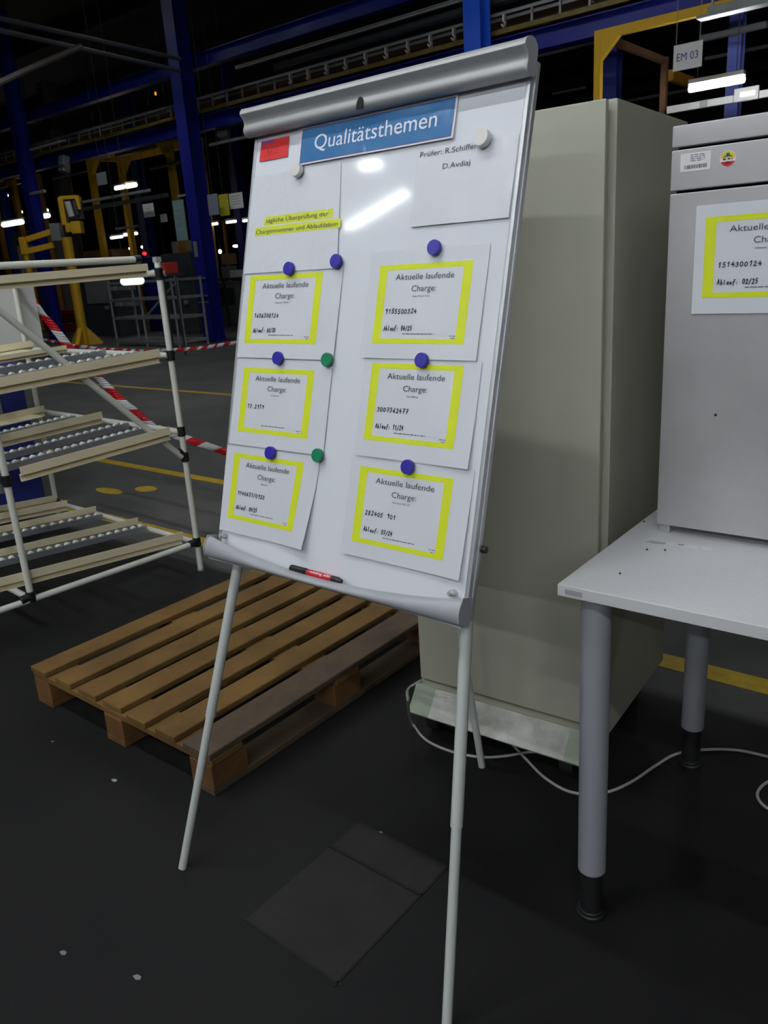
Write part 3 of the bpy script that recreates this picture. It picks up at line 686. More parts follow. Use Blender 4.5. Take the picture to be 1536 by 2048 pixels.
# ------------------------------------------------------------------ table
TT = V(.33244576, 1.44892367, .8251196); ta = -39.128; T1, T2 = rotz(ta), rotz(ta + 90)
TF = Frame(TT, T1, T2, Z); TW, TDp = 1.6, .80
tab = thing('work_table', 'pale grey laminate table with round legs at the right edge', 'table', V(TF(TW/2, TDp/2, 0).x, TF(TW/2, TDp/2, 0).y, 0), ta)
m = MB(); m.box(TF, (TW/2, TDp/2, -.0125), (TW - .003, TDp - .003, .0248), .0015); obj('tabletop', m, M_top, tab)
m = MB(); m.box(TF, (TW/2, .0005, -.0125), (TW, .003, .0235), .0012); m.box(TF, (.0005, TDp/2, -.0125), (.003, TDp, .0235), .0012); obj('edge_band', m, M_edge, tab)
m = MB(); m.box(TF, (.034, -.0015, -.0125), (.036, .002, .011), .0008); obj('maker_plate', m, M_lgrey, tab)
m = MB(); m.box(TF, (TW/2, .30, -.045), (TW - .3, .04, .035), .003); m.box(TF, (TW/2, TDp - .08, -.045), (TW - .2, .04, .045), .003); obj('under_frame', m, M_mach, tab)
for x, y in ((.055, .06), (.06, TDp - .065), (TW - .06, .06), (TW - .06, TDp - .065)):
    o_ = TF(x, y, 0); h = TT.z; b2 = V(o_.x, o_.y, 0)
    m = MB(); m.cyl(b2 + Z * .125, b2 + Z * (h - .025), .0305, seg=28); lg = obj('leg', m, M_tleg, tab, smooth=60)
    m = MB(); m.cyl(b2 + Z * .018, b2 + Z * .13, .0245, seg=24)
    for k in range(16): m.cyl(b2 + Z * (.022 + k * .0065), b2 + Z * (.0255 + k * .0065), .0256, seg=24)
    obj('leg_extension', m, M_black, lg, smooth=60)
    m = MB(); m.cyl(b2, b2 + Z * .012, .033, seg=28, bev=.003); m.cyl(b2 + Z * .012, b2 + Z * .020, .029, seg=28, bev=.002); obj('foot', m, M_black, lg, smooth=60)
# torn label strip and specks on the table
sl = thing('torn_label_strip', 'torn strip of white stickers stuck to the tabletop in front of the oven', 'label', TF.o + T1 * .25 + T2 * .25, ta)
s0, s1 = fl(1292, 1082, TT.z), fl(1425, 1098, TT.z); sd = (s1 - s0).normalized(); sn = Z.cross(sd); SF = Frame(s0, sd, sn, Z); SL = (s1 - s0).length
for i, (x0, x1, y0, y1, mt_i) in enumerate(((.46, .60, -.012, .010, M_barw), (.61, .80, -.014, .010, M_barw), (.82, 1.0, -.012, .008, M_barw), (.30, .45, -.010, .006, M_barw))):
    m = MB(); m.prism(SF, [(SL * x0, y0), (SL * x1, y0 - .002), (SL * x1 - .002, y1), (SL * x0 + .003, y1 + .001)], .0002, .0009); st = obj('sticker_piece', m, mt_i, sl)
    if i == 0:
        m = MB(); m.box(SF, (SL * .535, 0, .0010), (SL * .09, .010, .0004)); obj('grey_print', m, M_lgrey, st)
m = MB(); m.prism(SF, [(0, -.006), (.02, -.010), (.05, -.004), (.055, .004), (.03, .002), (.012, .006)], .0002, .0006); obj('adhesive_residue', m, M_lgrey, sl)
m = MB()
for px, py in ((1330, 1101), (1294, 1100), (1240, 1148), (1288, 1044)): p = fl(px, py, TT.z); m.ball(p + Z * .001, .0024, seg=8)
obj('speck', m, M_black, sl)

# ------------------------------------------------------------------ oven on the table
OO = V(.61513866, 1.70545448, 0); oa = -39.552; O1, O2 = rotz(oa), rotz(oa + 90)
OF = Frame(OO, O1, O2, Z)
OWd, ODp, OB, OTp = .80, .55, .8455, 1.668
ov = thing('metal_oven', 'brushed stainless steel oven standing on the pale grey table', 'oven', OF(OWd/2, ODp/2, TT.z), oa)
m = MB(); m.box(OF, (OWd/2, ODp/2 + .010, (OB + OTp)/2), (OWd - .012, ODp - .02, OTp - OB - .01), .002); obj('body', m, M_dark, ov)
for nm, z0, z1 in (('top_panel', 1.6285, OTp), ('control_panel', 1.5488, 1.6235), ('door', OB, 1.5435)):
    m = MB(); m.box(OF, (OWd/2, ODp/2, (z0 + z1)/2), (OWd, ODp, z1 - z0), .0025); obj(nm, m, M_ss, ov)
for x, y in ((.016, .02), (OWd - .016, .02), (.016, ODp - .03), (OWd - .016, ODp - .03)):
    m = MB(); m.box(OF, (x, y, (OB + TT.z)/2), (.024, .026, OB - TT.z), .002); obj('foot', m, M_ss, ov)
m = MB(); m.cyl(OF(.115, -.0002, 1.103), OF(.115, -.0015, 1.103), .0028, seg=8); obj('scratch_mark', m, M_black, ov)
def of(u, z, n=0.0): return OF(u, -n, z)
m = MB(); m.sheet(lambda u, v, e: of(u, v, .0006 + e), .0185, .0765, 1.582, 1.6155, 1, 1, .0003); lbl = obj('barcode_sticker', m, M_barw, ov)
m = MB(); rb = random.Random(2); x = .027
while x < .070: w = rb.choice((.0006, .001, .0016)); m.sheet(lambda u, v, e: of(u, v, .0009), x, x + w, 1.5865, 1.5935, 1, 1); x += w + rb.choice((.0006, .0012))
for k in range(4): smear(m, of, .038, .066 - .004 * (k == 3), 1.6105 - .0035 * k, .0012, .0009, k + 3)
obj('barcode_print', m, M_ink, lbl, smooth=0)
m = MB(); EF = Frame(OF(.1085, 0, 1.5965), O1, Z, -O2)
m.prism(EF, [(.0148 * math.cos(t*PI/16), .0148 * math.sin(t*PI/16)) for t in range(32)], .0002, .0007); em = obj('round_sticker', m, M_barw, ov)
def halfdisc(name, a0, a1, cut, mt):
    r = .0138; pts = [(r * math.cos(a0 + (a1 - a0) * k / 14), r * math.sin(a0 + (a1 - a0) * k / 14)) for k in range(15)]
    m = MB(); m.prism(EF, pts, .0007, .0009); obj(name, m, mt, em)
halfdisc('yellow_field', .12, PI - .12, 0, mat('emblem yellow', rgb(215, 190, 40), .5)); halfdisc('red_field', PI + .35, 2 * PI - .35, 0, mat('emblem red', rgb(190, 40, 45), .5))
m = MB(); m.box(EF, (0, .0068, .0010), (.006, .007, .0002)); m.prism(EF, [(-.009, .0035), (0, .009), (.009, .0035), (.006, .003), (0, .006), (-.006, .003)], .0009, .0011); obj('emblem_green', m, M_magg, em)
m = MB(); smear(m, lambda u, v, e: EF(u, v, .0012), -.009, .009, -.0016, .0026, 0, 8); m.prism(EF, [(-.007, -.0075), (0, -.004), (.007, -.0075), (0, -.0105)], .0009, .0011); obj('emblem_red', m, M_redink, em, smooth=0)
batch_sheet(of, 'batch notice taped to the stainless oven door, handwritten 1514300124', (.055, .352, 1.309, 1.517), (.0745, .3105, 1.340, 1.494), 'Gabotack TKS Nr. 4', '1514300124', ' 02/25', lift=.0008, group='batch notice on the oven', seed=17)['group']

# ------------------------------------------------------------------ power cable on the floor
def smooth_path(P, n=8):
    out = []
    for i in range(len(P) - 1):
        p0, p1, p2, p3 = P[max(i-1, 0)], P[i], P[i+1], P[min(i+2, len(P)-1)]
        for k in range(n):
            t = k / n; out.append(.5 * ((2*p1) + (p2 - p0)*t + (2*p0 - 5*p1 + 4*p2 - p3)*t*t + (3*p1 - p0 - 3*p2 + p3)*t**3))
    out.append(P[-1]); return out
cr = .0042
c1 = [CF(CW - .02, -.02, .185), CF(CW + .012, -.05, .16), at(816, 1400, 2.12), fl(822, 1440, .03), fl(850, 1478, cr), fl(900, 1502, cr), fl(960, 1514, cr), fl(1010, 1512, cr), fl(1050, 1505, cr), fl(1085, 1503, cr)]
m = MB(); m.tube(smooth_path(c1), cr, 8); tag(obj('power_cable', m, M_cable, None, c1[4]), 'pale cable looping from the left side of the tall cabinet to its plinth', 'cable')
c2 = [fl(1010, 1475, cr), fl(1028, 1492, cr), fl(1052, 1518, cr), fl(1092, 1557, cr), fl(1145, 1585, cr), fl(1210, 1585, cr), fl(1262, 1564, cr), fl(1310, 1532, cr), fl(1350, 1509, cr), fl(1400, 1500, cr), fl(1470, 1500, cr), fl(1540, 1514, cr), fl(1610, 1530, cr), fl(1612, 1552, cr), fl(1545, 1560, cr), fl(1516, 1583, cr), fl(1524, 1608, cr), fl(1560, 1625, cr), fl(1640, 1630, cr)]
m = MB(); m.tube(smooth_path(c2), cr, 8); tag(obj('power_cable', m, M_cable, None, c2[4]), 'pale cable snaking from under the cabinet past the table legs', 'cable')

# ------------------------------------------------------------------ litter on the floor
for (px, py, s), lb in zip(((229, 1561, .011), (127, 1906, .010), (275, 1955, .011), (762, 1665, .006), (105, 1483, .006)),
    ('pale scrap on the floor in front of the pallet corner', 'pale crumb on the dark floor near the lower left corner', 'pale flake on the dark floor below the left easel leg', 'tiny white crumb on the floor beside the pale slab', 'tiny crumb on the floor left of the pallet')):
    p = fl(px, py); m = MB(); f = Frame(p, A, B, Z)
    m.prism(f, [(-s, -s*.4), (s*.2, -s*.6), (s, -s*.1), (s*.6, s*.5), (-s*.5, s*.4)], .0004, .0008 + s * .12)
    tag(obj('paper_scrap', m, M_mach if px != 229 else M_lgrey, None, p), lb, 'scrap', 'floor litter')

# ================================================================== the hall behind
# ------------------------------------------------------------------ blue columns
ROWB = 11.787
def column(label, a, bb, w=.30, h=8.0, mt=None, flange=True):
    p = ab(a, bb); f = hallframe(p); t = thing('blue_column', label, 'column', p, -40, 'blue steel columns')
    m = MB(); m.prism(f, [(-w/2, -w/2), (w/2, -w/2), (w/2, -w/2 + .02), (.012, -w/2 + .02), (.012, w/2 - .02), (w/2, w/2 - .02), (w/2, w/2), (-w/2, w/2), (-w/2, w/2 - .02), (-.012, w/2 - .02), (-.012, -w/2 + .02), (-w/2, -w/2 + .02)], 0, h); obj('shaft', m, mt or M_blue, t, smooth=0)
    m = MB(); m.box(f, (0, 0, .01), (w + .16, w + .16, .02)); obj('base_plate', m, mt or M_blue, t); return t, f
column('blue steel column farthest left, behind the flow rack', -21.26, ROWB)
t2c, f2 = column('blue steel column with paper label between rack and flip chart', -14.52, ROWB, .34)
column('bright blue steel column rising above the top rail of the flip chart', -7.40, ROWB, .30, mt=M_azure)
m = MB(); m.box(f2, (-.05, -.175, 1.98), (.12, .006, .32)); obj('paper_label', m, M_mach, t2c, label='grey paper label')
for z in (1.37, 1.0, .86): m = MB(); m.box(f2, (-.02, -.18, z), (.36, .02, .025)); obj('strap', m, M_mach, t2c)
column('pale blue column under the white trunking at upper right', *[(lambda q: (q.dot(A), q.dot(B)))(at(1466, 210, 12.6))][0], .2, mt=M_lilac)
column('dark blue column just behind the right yellow gantry post', *[(lambda q: (q.dot(A), q.dot(B)))(at(1226, 150, 13))][0], .22, mt=M_dblue)
column('narrow bright blue column far left above the rack', *[(lambda q: (q.dot(A), q.dot(B)))(at(22, 490, 31))][0], .34, mt=M_azure)
column('dark blue column right of the yellow notice', *[(lambda q: (q.dot(A), q.dot(B)))(at(487, 480, 25))][0], .3, mt=M_dblue)
column('dark blue column behind the white paper left of the straps', *[(lambda q: (q.dot(A), q.dot(B)))(at(293, 450, 29))][0], .36, mt=M_dblue)

# ------------------------------------------------------------------ overhead beams, cable ladder, conduits
def beam_along(name, label, cat, a0, a1, bb, z, w, h, mt, group=None):
    p = ab(a0, bb, z); m = MB(); f = hallframe(p)
    m.prism(Frame(f(0, 0, 0), B, Z, A), [(-w/2, -h/2), (w/2, -h/2), (w/2, -h/2 + .015), (.01, -h/2 + .015), (.01, h/2 - .015), (w/2, h/2 - .015), (w/2, h/2), (-w/2, h/2), (-w/2, h/2 - .015), (-.01, h/2 - .015), (-.01, -h/2 + .015), (-w/2, -h/2 + .015)], 0, a1 - a0)
    return tag(obj(name, m, mt, None, p, smooth=0), label, cat, group)
beam_along('steel_beam', 'blue overhead beam running below the cable ladder', 'beam', -34, 12, ROWB + .32, 4.47, .2, .28, M_blue, 'overhead beams')
beam_along('steel_beam', 'upper blue overhead beam above the cable ladder', 'beam', -34, 12, ROWB + .32, 5.62, .2, .26, M_blue, 'overhead beams')
beam_along('pipe_rail', 'grey pipe running above the cable ladder under the upper blue beam', 'pipe', -13.2, 12, ROWB + .3, 5.30, .06, .06, M_gal)
lad = thing('cable_ladder', 'long overhead cable ladder climbing across the top of the picture', 'cable ladder', ab(-14, ROWB + .5, 4.75), -40)
lf_ = hallframe(ab(0, ROWB + .5, .13))
m = MB(); m.box(lf_, (-11, 0, 4.88), (46, .04, .045)); m.box(lf_, (-11, .28, 4.88), (46, .04, .045)); obj('upper_rail', m, M_gal, lad)
m = MB(); m.box(lf_, (-11, 0, 4.635), (46, .05, .07)); m.box(lf_, (-11, .28, 4.635), (46, .04, .05)); obj('lower_rail', m, mat('dull yellow rail', (.20, .15, .03, 1), .6, var=.3, scale=5), lad)
r0 = None; k = 0
for i in range(60):
    a = -26 + i * .47
    if r0 is None:
        m = MB(); m.box(lf_, (a, 0, 4.755), (.035, .03, .21)); r0 = obj('rung', m, M_gal, lad); r0a = a
    else:
        o = r0.copy(); COL.objects.link(o); o.parent = lad; o.location = (a - r0a, 0, 0)
h0 = None
for i in range(11):
    a = -11.9 + i * .47
    if h0 is None:
        m = MB(); m.tube([lf_(a, -.05, 4.85), lf_(a, -.06, 4.76), lf_(a + .04, -.06, 4.72), lf_(a, -.06, 4.68), lf_(a - .03, -.06, 4.72)], .016, 6); h0 = obj('cable_hook', m, M_trunk, lad); h0a = a
    else:
        o = h0.copy(); COL.objects.link(o); o.parent = lad; o.location = (a - h0a, 0, 0)
m = MB()
for i in range(5): m.tube([lf_(-34, .05 + .04 * i, 4.70), lf_(12, .05 + .04 * i, 4.70 + .01 * i)], .014, 6)
obj('cable_bundle', m, M_black, lad)
# slatted duct above the ladder
b0 = ab(-12.5, ROWB + .75, 5.24); m = MB(); fh = hallframe(b0)
m.box(fh, (9, 0, 0), (18, .2, .14)); tag(obj('cable_duct', m, M_machd, None, b0), 'dark perforated cable duct just above the cable ladder', 'duct')

def bar(name, label, cat, p, q, w, h, mt, group=None):
    p, q = V(p), V(q); d = (q - p); L = d.length; d.normalize(); s = d.cross(Z).normalized() if abs(d.z) < .95 else A; u = s.cross(d)
    m = MB(); m.box(Frame(p, d, s, u), (L/2, 0, 0), (L, w, h), min(w, h) * .12, 1)
    return tag(obj(name, m, mt, None, p), label, cat, group)
def along(px, py, depth, px1, direction=None):
    p = at(px, py, depth); return p, run_to(p, direction or A, px1)
p, q = along(1060, 57, 13.2, 1100); bar('junction_box', 'white box on the blue beam right of the flip chart top corner', 'box', p, q, .12, .15, M_trunk)
bar('hanging_box', 'small white box hanging under the cable ladder right of the easel top', 'box', at(1184, 18, 12.5), at(1185, 4, 12.5), .05, .06, M_trunk)
bar('hanging_box', 'tiny white box below the larger one at the upper right', 'box', at(1197, 31, 12.5), at(1197, 22, 12.5), .04, .05, M_trunk)
bar('hanging_box', 'pale box hanging beside the top left corner of the flip chart', 'box', at(447, 277, 17), at(448, 246, 17), .24, .2, M_mach)
bar('hanging_box', 'pale grey box hanging behind the far left blue column', 'box', at(129, 345, 20), at(128, 312, 20), .26, .2, M_mach)

# ------------------------------------------------------------------ yellow gantries
def gantry(label, p0, span, depth_, w, mt, rear=True, brace=.35, mt_rear_shade=None):
    """p0: top of the first post; span along A, depth along B"""
    g = V(p0.x, p0.y, 0); H = p0.z; f = Frame(g, A, B, Z); t = thing('yellow_gantry', label, 'gantry', f(span/2, 0), -40, 'yellow gantries')
    posts = [(0, 0), (span, 0)] + ([(0, depth_), (span, depth_)] if rear else [])
    for x, y in posts:
        m = MB(); m.box(f, (x, y, H/2), (w, w, H)); m.box(f, (x, y, .01), (w + .12, w + .12, .02)); obj('post', m, mt_rear_shade if mt_rear_shade and y else mt, t)
    for y in ([0, depth_] if rear == 1 else [0]):
        m = MB(); m.box(f, (span/2, y, H - w*.6), (span, w, w * 1.2)); obj('cross_beam', m, mt, t)
        for x, s in ((0, 1), (span, -1)): m = MB(); m.prism(Frame(f(x, y - w/2 + .002, H), A * s, Z, B), [(w/2, -w*1.2), (w/2 + brace, -w*1.2), (w/2, -w*1.2 - brace)], 0, w - .004); obj('gusset', m, mt, t)
    if rear:
        for x in (0, span): m = MB(); m.box(f, (x, depth_/2, H - w*.6), (w*.8, depth_, w)); obj('side_beam', m, mt_rear_shade or mt, t)
    return t, f
pE = at(1198, 62, 10); gantry('yellow gantry with angled corner behind the tall cabinet, upper right', pE, 4.2, 2.25, .085, M_hy, brace=.24, rear=2, mt_rear_shade=M_rust_shade)  # rear posts and side beams get a darker colour for their shade
pL = at(177, 308, 24.8); pLq = run_to(pL, A, 335)
gantry('yellow gantry framing the lit lamp left of the labelled column', pL, (pLq - pL).length, 1.1, .17, M_hy, brace=.38)
pM = at(22, 345, 26); gantry('yellow gantry end cut by the left picture edge', pM - A * 3.2, 3.2, .9, .16, M_or, brace=.35)
pO = at(447, 440, 30); bar('orange_post', 'thin orange post below the hanging yellow notice', 'post', V(pO.x, pO.y, 0), pO, .12, .12, M_or)
pO = at(130, 395, 23); bar('dark_column', 'wide dark brown column left of the yellow arm', 'column', V(pO.x, pO.y, 0), pO + Z * 3, .4, .4, M_steel)

# ------------------------------------------------------------------ EM 03 sign, lamps and trunking at upper right
sg0 = at(1348, 92, 9); sg1 = run_to(sg0, A, 1406); sw = (sg1 - sg0).length
sgF = Frame(sg0, A, Z, -B); shh = .262
sg = thing('hanging_sign', 'white hanging sign with violet lettering at upper right', 'sign', sg0 - Z * shh, -40)
m = MB(); m.box(sgF, (sw/2, -shh/2, 0), (sw, shh, .006)); obj('sign_board', m, M_sign, sg)
m = MB(); text(m, 'EM 03', lambda u, v, e: sgF(u, v, .005), sw*.12, sw*.86, -shh*.64, shh*.30); obj('sign_lettering', m, M_signtx, sg, smooth=0)
m = MB()
for x in (.08, .9): m.cyl(sgF(sw*x, 0, 0), sgF(sw*x, 3.5, 0), .004, seg=6)
obj('hanging_wire', m, M_gal, sg)
def batten(label, p, q, rad, mt, housing=True, group='hall batten lamps', wires=True):
    t = thing('tube_lamp', label, 'lamp', (p + q)/2, -40, group); d = (q - p).normalized(); L = (q - p).length; s = d.cross(Z).normalized(); u = s.cross(d)
    f = Frame(p, d, s, u)
    m = MB(); m.cyl(p, q, rad, seg=12, bev=rad*.3); obj('light_tube', m, mt, t)
    if housing:
        m = MB(); m.box(f, (L/2, 0, rad + .03), (L, rad * 2.2, .05), .005); obj('lamp_housing', m, M_trunk, t)
    if wires:
        m = MB()
        for x in (.15, .85): m.cyl(f(L*x, 0, rad), f(L*x, 0, 8 - p.z), .005, seg=6)
        obj('hanger', m, M_machd, t)
    return t
p, q = along(1378, 178, 10, 1489); batten('bright lit tube lamp under the hanging sign at upper right', p, q, .042, M_tube_far)
p, q = along(1397, 38, 8.5, 1620); lt = thing('tube_lamp', 'unlit grey batten lamp hanging above the sign at the top right', 'lamp', p, -40, 'hall batten lamps')
f = hallframe(p); L = (q - p).length
m = MB(); m.box(f, (L/2, 0, .0), (L, .16, .03), .004); m.box(f, (L/2 + .05, 0, .05), (L - .1, .09, .07), .006); obj('lamp_housing', m, M_gal, lt)
m = MB(); m.cyl(f(.14, 0, .08), f(.14, 0, 3), .016, seg=8); obj('hanger', m, M_gal, lt)
p, q = along(1335, 221, 11.6, 1600); tr_ = thing('cable_trunking', 'long white trunking with sockets above the oven', 'trunking', p, -40)
f = hallframe(p); L = (q - p).length
m = MB(); m.box(f, (L/2, 0, 0), (L, .08, .095), .006); obj('channel', m, M_trunk, tr_)
for px in (1405, 1413, 1472): x = (run_to(p, A, px) - p).length; m = MB(); m.box(f, (x, -.045, 0), (.055, .014, .085), .004); obj('socket', m, M_lgrey, tr_)
x = (run_to(p, A, 1495) - p).length; m = MB(); m.box(f, (x, -.05, .03), (.32, .05, .17), .008); o = obj('emergency_light', m, M_trunk, tr_)
m = MB(); m.box(f, (x + .02, -.078, .03), (.19, .012, .055), .005); obj('light_window', m, M_glow_s, o)
for (px, py, dp, px1, w, nm) in ((1180, 60, 14.0, 1330, .05, 'thin dark conduit right of the easel top'), (1052, 118, 15, 1190, .05, 'dim conduit behind the easel top corner'), (1105, 188, 20, 1172, .05, 'short pale conduit low behind the flip chart top'), (1400, 78, 12, 1536, .09, 'dim grey duct right of the hanging sign'), (1410, 118, 15, 1536, .06, 'thin conduit right of the hanging sign'), (1240, 205, 18, 1400, .06, 'dim conduit behind the right gantry posts')):
    p, q = along(px, py, dp, px1); bar('conduit', nm, 'conduit', p, q, w, w, M_gal if 'pale' in nm else M_mach, 'dim conduits')
p, q = along(1340, 150, 12.5, 1384, B); bar('orange_beam', 'short orange beam pointing away beside the lit tube lamp', 'beam', p, q, .1, .16, M_or)

# ------------------------------------------------------------------ far left: lifting arm
ma = fl(170, 690); dA = (ma - EYE).dot(_fw)
lift = thing('lifting_arm', 'yellow pillar lifting arm on three splayed feet behind the rack', 'lifting arm', ma, -40)
topm = at(139, 478, dA)
m = MB(); m.cyl(ma, V(ma.x, ma.y, topm.z), .115, seg=20); obj('pillar', m, M_hy, lift, smooth=60)
for an in (20, 150, 265):
    d = V(math.cos(math.radians(an)), math.sin(math.radians(an)), 0); m = MB(); m.prism(Frame(ma, d, Z, d.cross(Z)), [(.08, 0), (.42, 0), (.42, .05), (.11, .42), (.08, .42)], -.05, .05); obj('splayed_foot', m, M_hy, lift)
m = MB(); f = Frame(at(141, 422, dA), _X.to_2d().to_3d().normalized(), V(0, 1, 0), Z)
m.box(f, (-.17, 0, 0), (.12, .2, .62), .01); m.box(f, (.24, 0, .16), (.1, .2, .3), .01); m.box(f, (.03, 0, .3), (.45, .2, .08), .01); m.box(f, (-.08, 0, -.38), (.16, .2, .2), .01); obj('head_frame', m, M_hy, lift)
m = MB(); m.cyl(f(.0, -.12, .2), f(.05, -.12, -.14), .075, seg=14); obj('air_cylinder', m, M_trunk, lift, label='white air cylinder')
m = MB(); m.cyl(f(.15, -.1, .22), f(.19, -.1, -.12), .05, seg=14); m.box(f, (.1, .02, 0), (.4, .1, .4)); obj('valve_block', m, M_machd, lift)
m = MB(); m.box(Frame(at(155, 455, dA), f.x, f.y, f.z), (0, 0, 0), (.24, .25, .28), .01); obj('pivot_block', m, M_hy, lift)
m = MB(); m.box(Frame(at(117, 465, dA), f.x, f.y, f.z), (0, -.1, 0), (.24, .24, .4), .01); obj('counterweight', m, M_mach, lift, label='grey counterweight box')
for y0, y1 in ((479, 462), (503, 490)):
    p, q = at(54, y0, dA), at(108, y1, dA); d = (q - p).normalized(); m = MB(); m.box(Frame(p, d, V(0, 1, 0), d.cross(V(0, 1, 0)) * -1), ((q - p).length/2, 0, 0), ((q - p).length, .1, .13), .008); obj('parallel_arm', m, M_hy, lift)
m = MB(); e = at(48, 492, dA); fe = Frame(e, f.x, f.y, f.z); m.box(fe, (0, 0, 0), (.16, .16, .4), .02); obj('elbow', m, M_hy, lift)
m = MB(); m.box(fe, (.02, 0, -.5), (.11, .1, .7), .01); obj('drop_tube', m, M_hy, lift)

# background pipe rack
bp0 = fl(236, 692); dpt = (bp0 - EYE).dot(_fw)
br = thing('pipe_rack', 'small grey pipe rack standing far behind the flow rack post', 'rack', bp0, -40)
f = Frame(bp0, A, B, Z); wdt = (run_to(bp0, A, 372) - bp0).length
for x, y in ((0, 0), (wdt*.46, 0), (wdt*.92, 0), (wdt, .0), (0, .6), (wdt, .6)):
    m = MB(); m.cyl(f(x, y, 0), f(x, y, 1.42), .028, seg=8); obj('post', m, M_gal, br)
for z in (.12, .62, 1.02, 1.38):
    m = MB(); m.box(f, (wdt/2, 0, z), (wdt, .05, .05)); m.box(f, (wdt/2, .6, z), (wdt, .05, .05)); m.box(f, (0, .3, z), (.05, .6, .05)); m.box(f, (wdt, .3, z), (.05, .6, .05)); obj('shelf_frame', m, M_gal, br)
m = MB(); m.cyl(f(wdt*.5, 0, .65), f(wdt, 0, 1.35), .022, seg=8); obj('brace', m, M_gal, br)
for i, (x, z) in enumerate(((.25, 1.27), (.75, 1.27), (.35, .93), (.8, .93))):
    m = MB(); m.box(f, (x, .02, z), (.22, .2, .09), .01); tag(obj('small_bin', m, M_mach, None, f(x, .02, z - .05)), 'small pale bin on the far pipe rack, ' + ('upper shelf nearer its left post', 'upper shelf nearer its middle post', 'middle shelf nearer its left post', 'middle shelf nearer its middle post')[i], 'bin', 'bins on the far pipe rack')

# hanging papers and panels
def notice(label, x0, y0, x1, y1, depth, mt, cat='notice', name='hanging_notice', group='hanging notices', extra=False):
    p = at(x0, y0, depth); q = run_to(p, A, x1); w = (q - p).length; h = (y1 - y0) * depth / FPX
    f = Frame(p, A, Z, -B); t = thing(name, label, cat, f(w/2, -h), -40, group)
    m = MB(); m.box(f, (w/2, -h/2, 0), (w, h, .008)); obj('sheet', m, mt, t)
    for k in range(4):
        m = MB(); m.box(f, (w*(.5 - .04 * (k % 2)), -h*(.2 + .17*k), .006), (w*(.7 - .08 * (k % 2)), h*.03, .003)); obj('print_line', m, M_lgrey, t, smooth=0)
    m = MB(); m.cyl(f(w*.5, 0, 0), f(w*.5, 7.9 - p.z, 0), .005, seg=6); obj('hanging_wire', m, M_machd, t)
    return t
notice('white paper hanging in front of the dark blue column, left of the green strip', 285, 409, 306, 434, 19, M_sign)
notice('white paper hanging inside the left yellow gantry', 192, 347, 211, 370, 18.8, M_mach)
notice('bluish paper hanging left of the yellow notice', 414, 390, 434, 429, 17, M_bpap)
notice('yellow notice hanging between two papers left of the flip chart', 436, 390, 455, 430, 17, M_ypap)
notice('white paper hanging nearest the left edge of the flip chart', 457, 388, 484, 417, 17, M_sign)
notice('green label strip hanging left of the labelled blue column', 344, 402, 366, 478, 18, M_green, name='label_strip')
notice('small white paper with dark spot right of the green strip top', 320, 429, 333, 444, 20, M_sign)

# distant lamps
def bay(label, px, py, w, h, depth, mt=None, shape='ball'):
    p = at(px, py, depth); t = thing('high_bay_lamp', label, 'lamp', p, -40, 'distant hall lamps'); s = depth / FPX; f = Frame(p, A, B, Z)
    m = MB(); m.ball(p, .5, f, (w*s*1.2, w*s*1.2, h*s), 14); obj('lamp_bulb', m, mt or M_bay_on, t)
    m = MB(); m.cyl(p + Z * h*s*.4, p + Z * (h*s*.4 + .12), w*s*.6, w*s*.25, seg=14); m.cyl(p + Z * .1, V(p.x, p.y, 7.9), .012, seg=6); obj('lamp_hood', m, M_steel, t)
for a in ((8, 430, 20, 11, 32, 'brightest far lamp at the left picture edge'), (38, 424, 11, 9, 34, 'far lamp just left of the leftmost blue column'), (13, 391, 6, 6, 36, 'tiny far lamp above the bright one at the left edge'), (32, 500, 11, 6, 34, 'flat far lamp beside the narrow bright blue column'), (82, 500, 7, 8, 34, 'small far lamp between the two lifting arm bars'),
          (245, 524, 10, 6, 30, 'far lamp seen just above the top beam of the flow rack'), (263, 497, 10, 5, 34, 'far lamp left of the small red signal'), (285, 494, 5, 5, 34, 'tiny far lamp right above the red signal'), (440, 503, 5, 8, 34, 'tiny far lamp left of the thin orange post'), (472, 492, 11, 5, 34, 'far lamp nearest the left edge of the flip chart'), (330, 519, 5, 5, 34, 'tiny far lamp above the red crate')):
    bay(a[5], *a[:5])
bay('tiny red signal lamp behind the rack top right end', 289, 507, 7, 7, 28, M_glow_r); bay('tiny orange signal glowing high in the dark upper left', 311, 187, 3, 7, 19, M_glow_o)
for px, py, dp, px1, rad, mt, lb in ((231, 377, 24, 249, .05, M_glow_w, 'warm lit lamp, left half of the pair in the left gantry'), (253, 373, 24, 272, .06, M_glow_w, 'warm lit lamp, right half of the pair in the left gantry'), (246, 563, 15, 283, .07, M_glow_s, 'lit white lamp just under the top beam of the rack'),
        (68, 436, 24, 98, .06, M_glow_s, 'lit batten right of the leftmost blue column'), (66, 426, 28, 95, .05, M_glow_w, 'faint batten above the lit one beside the leftmost blue column'), (6, 450, 24, 45, .07, M_glow_s, 'wide faint batten at the left edge below the far lamps'),
        (413, 450, 24, 435, .035, M_glow_s, 'short lit batten under the bluish hanging paper'), (453, 445, 24, 472, .035, M_glow_s, 'short lit batten under the yellow hanging notice'), (486, 442, 24, 500, .035, M_glow_s, 'short lit batten touching the flip chart edge'), (222, 476, 26, 245, .04, M_glow_s, 'faint batten left of the orange glow in the far hall'), (248, 470, 27, 274, .04, M_glow_w, 'orange glowing batten in the far hall')):
    p, q = along(px, py, dp, px1); batten(lb, p, q, rad, mt, group='distant lit battens')
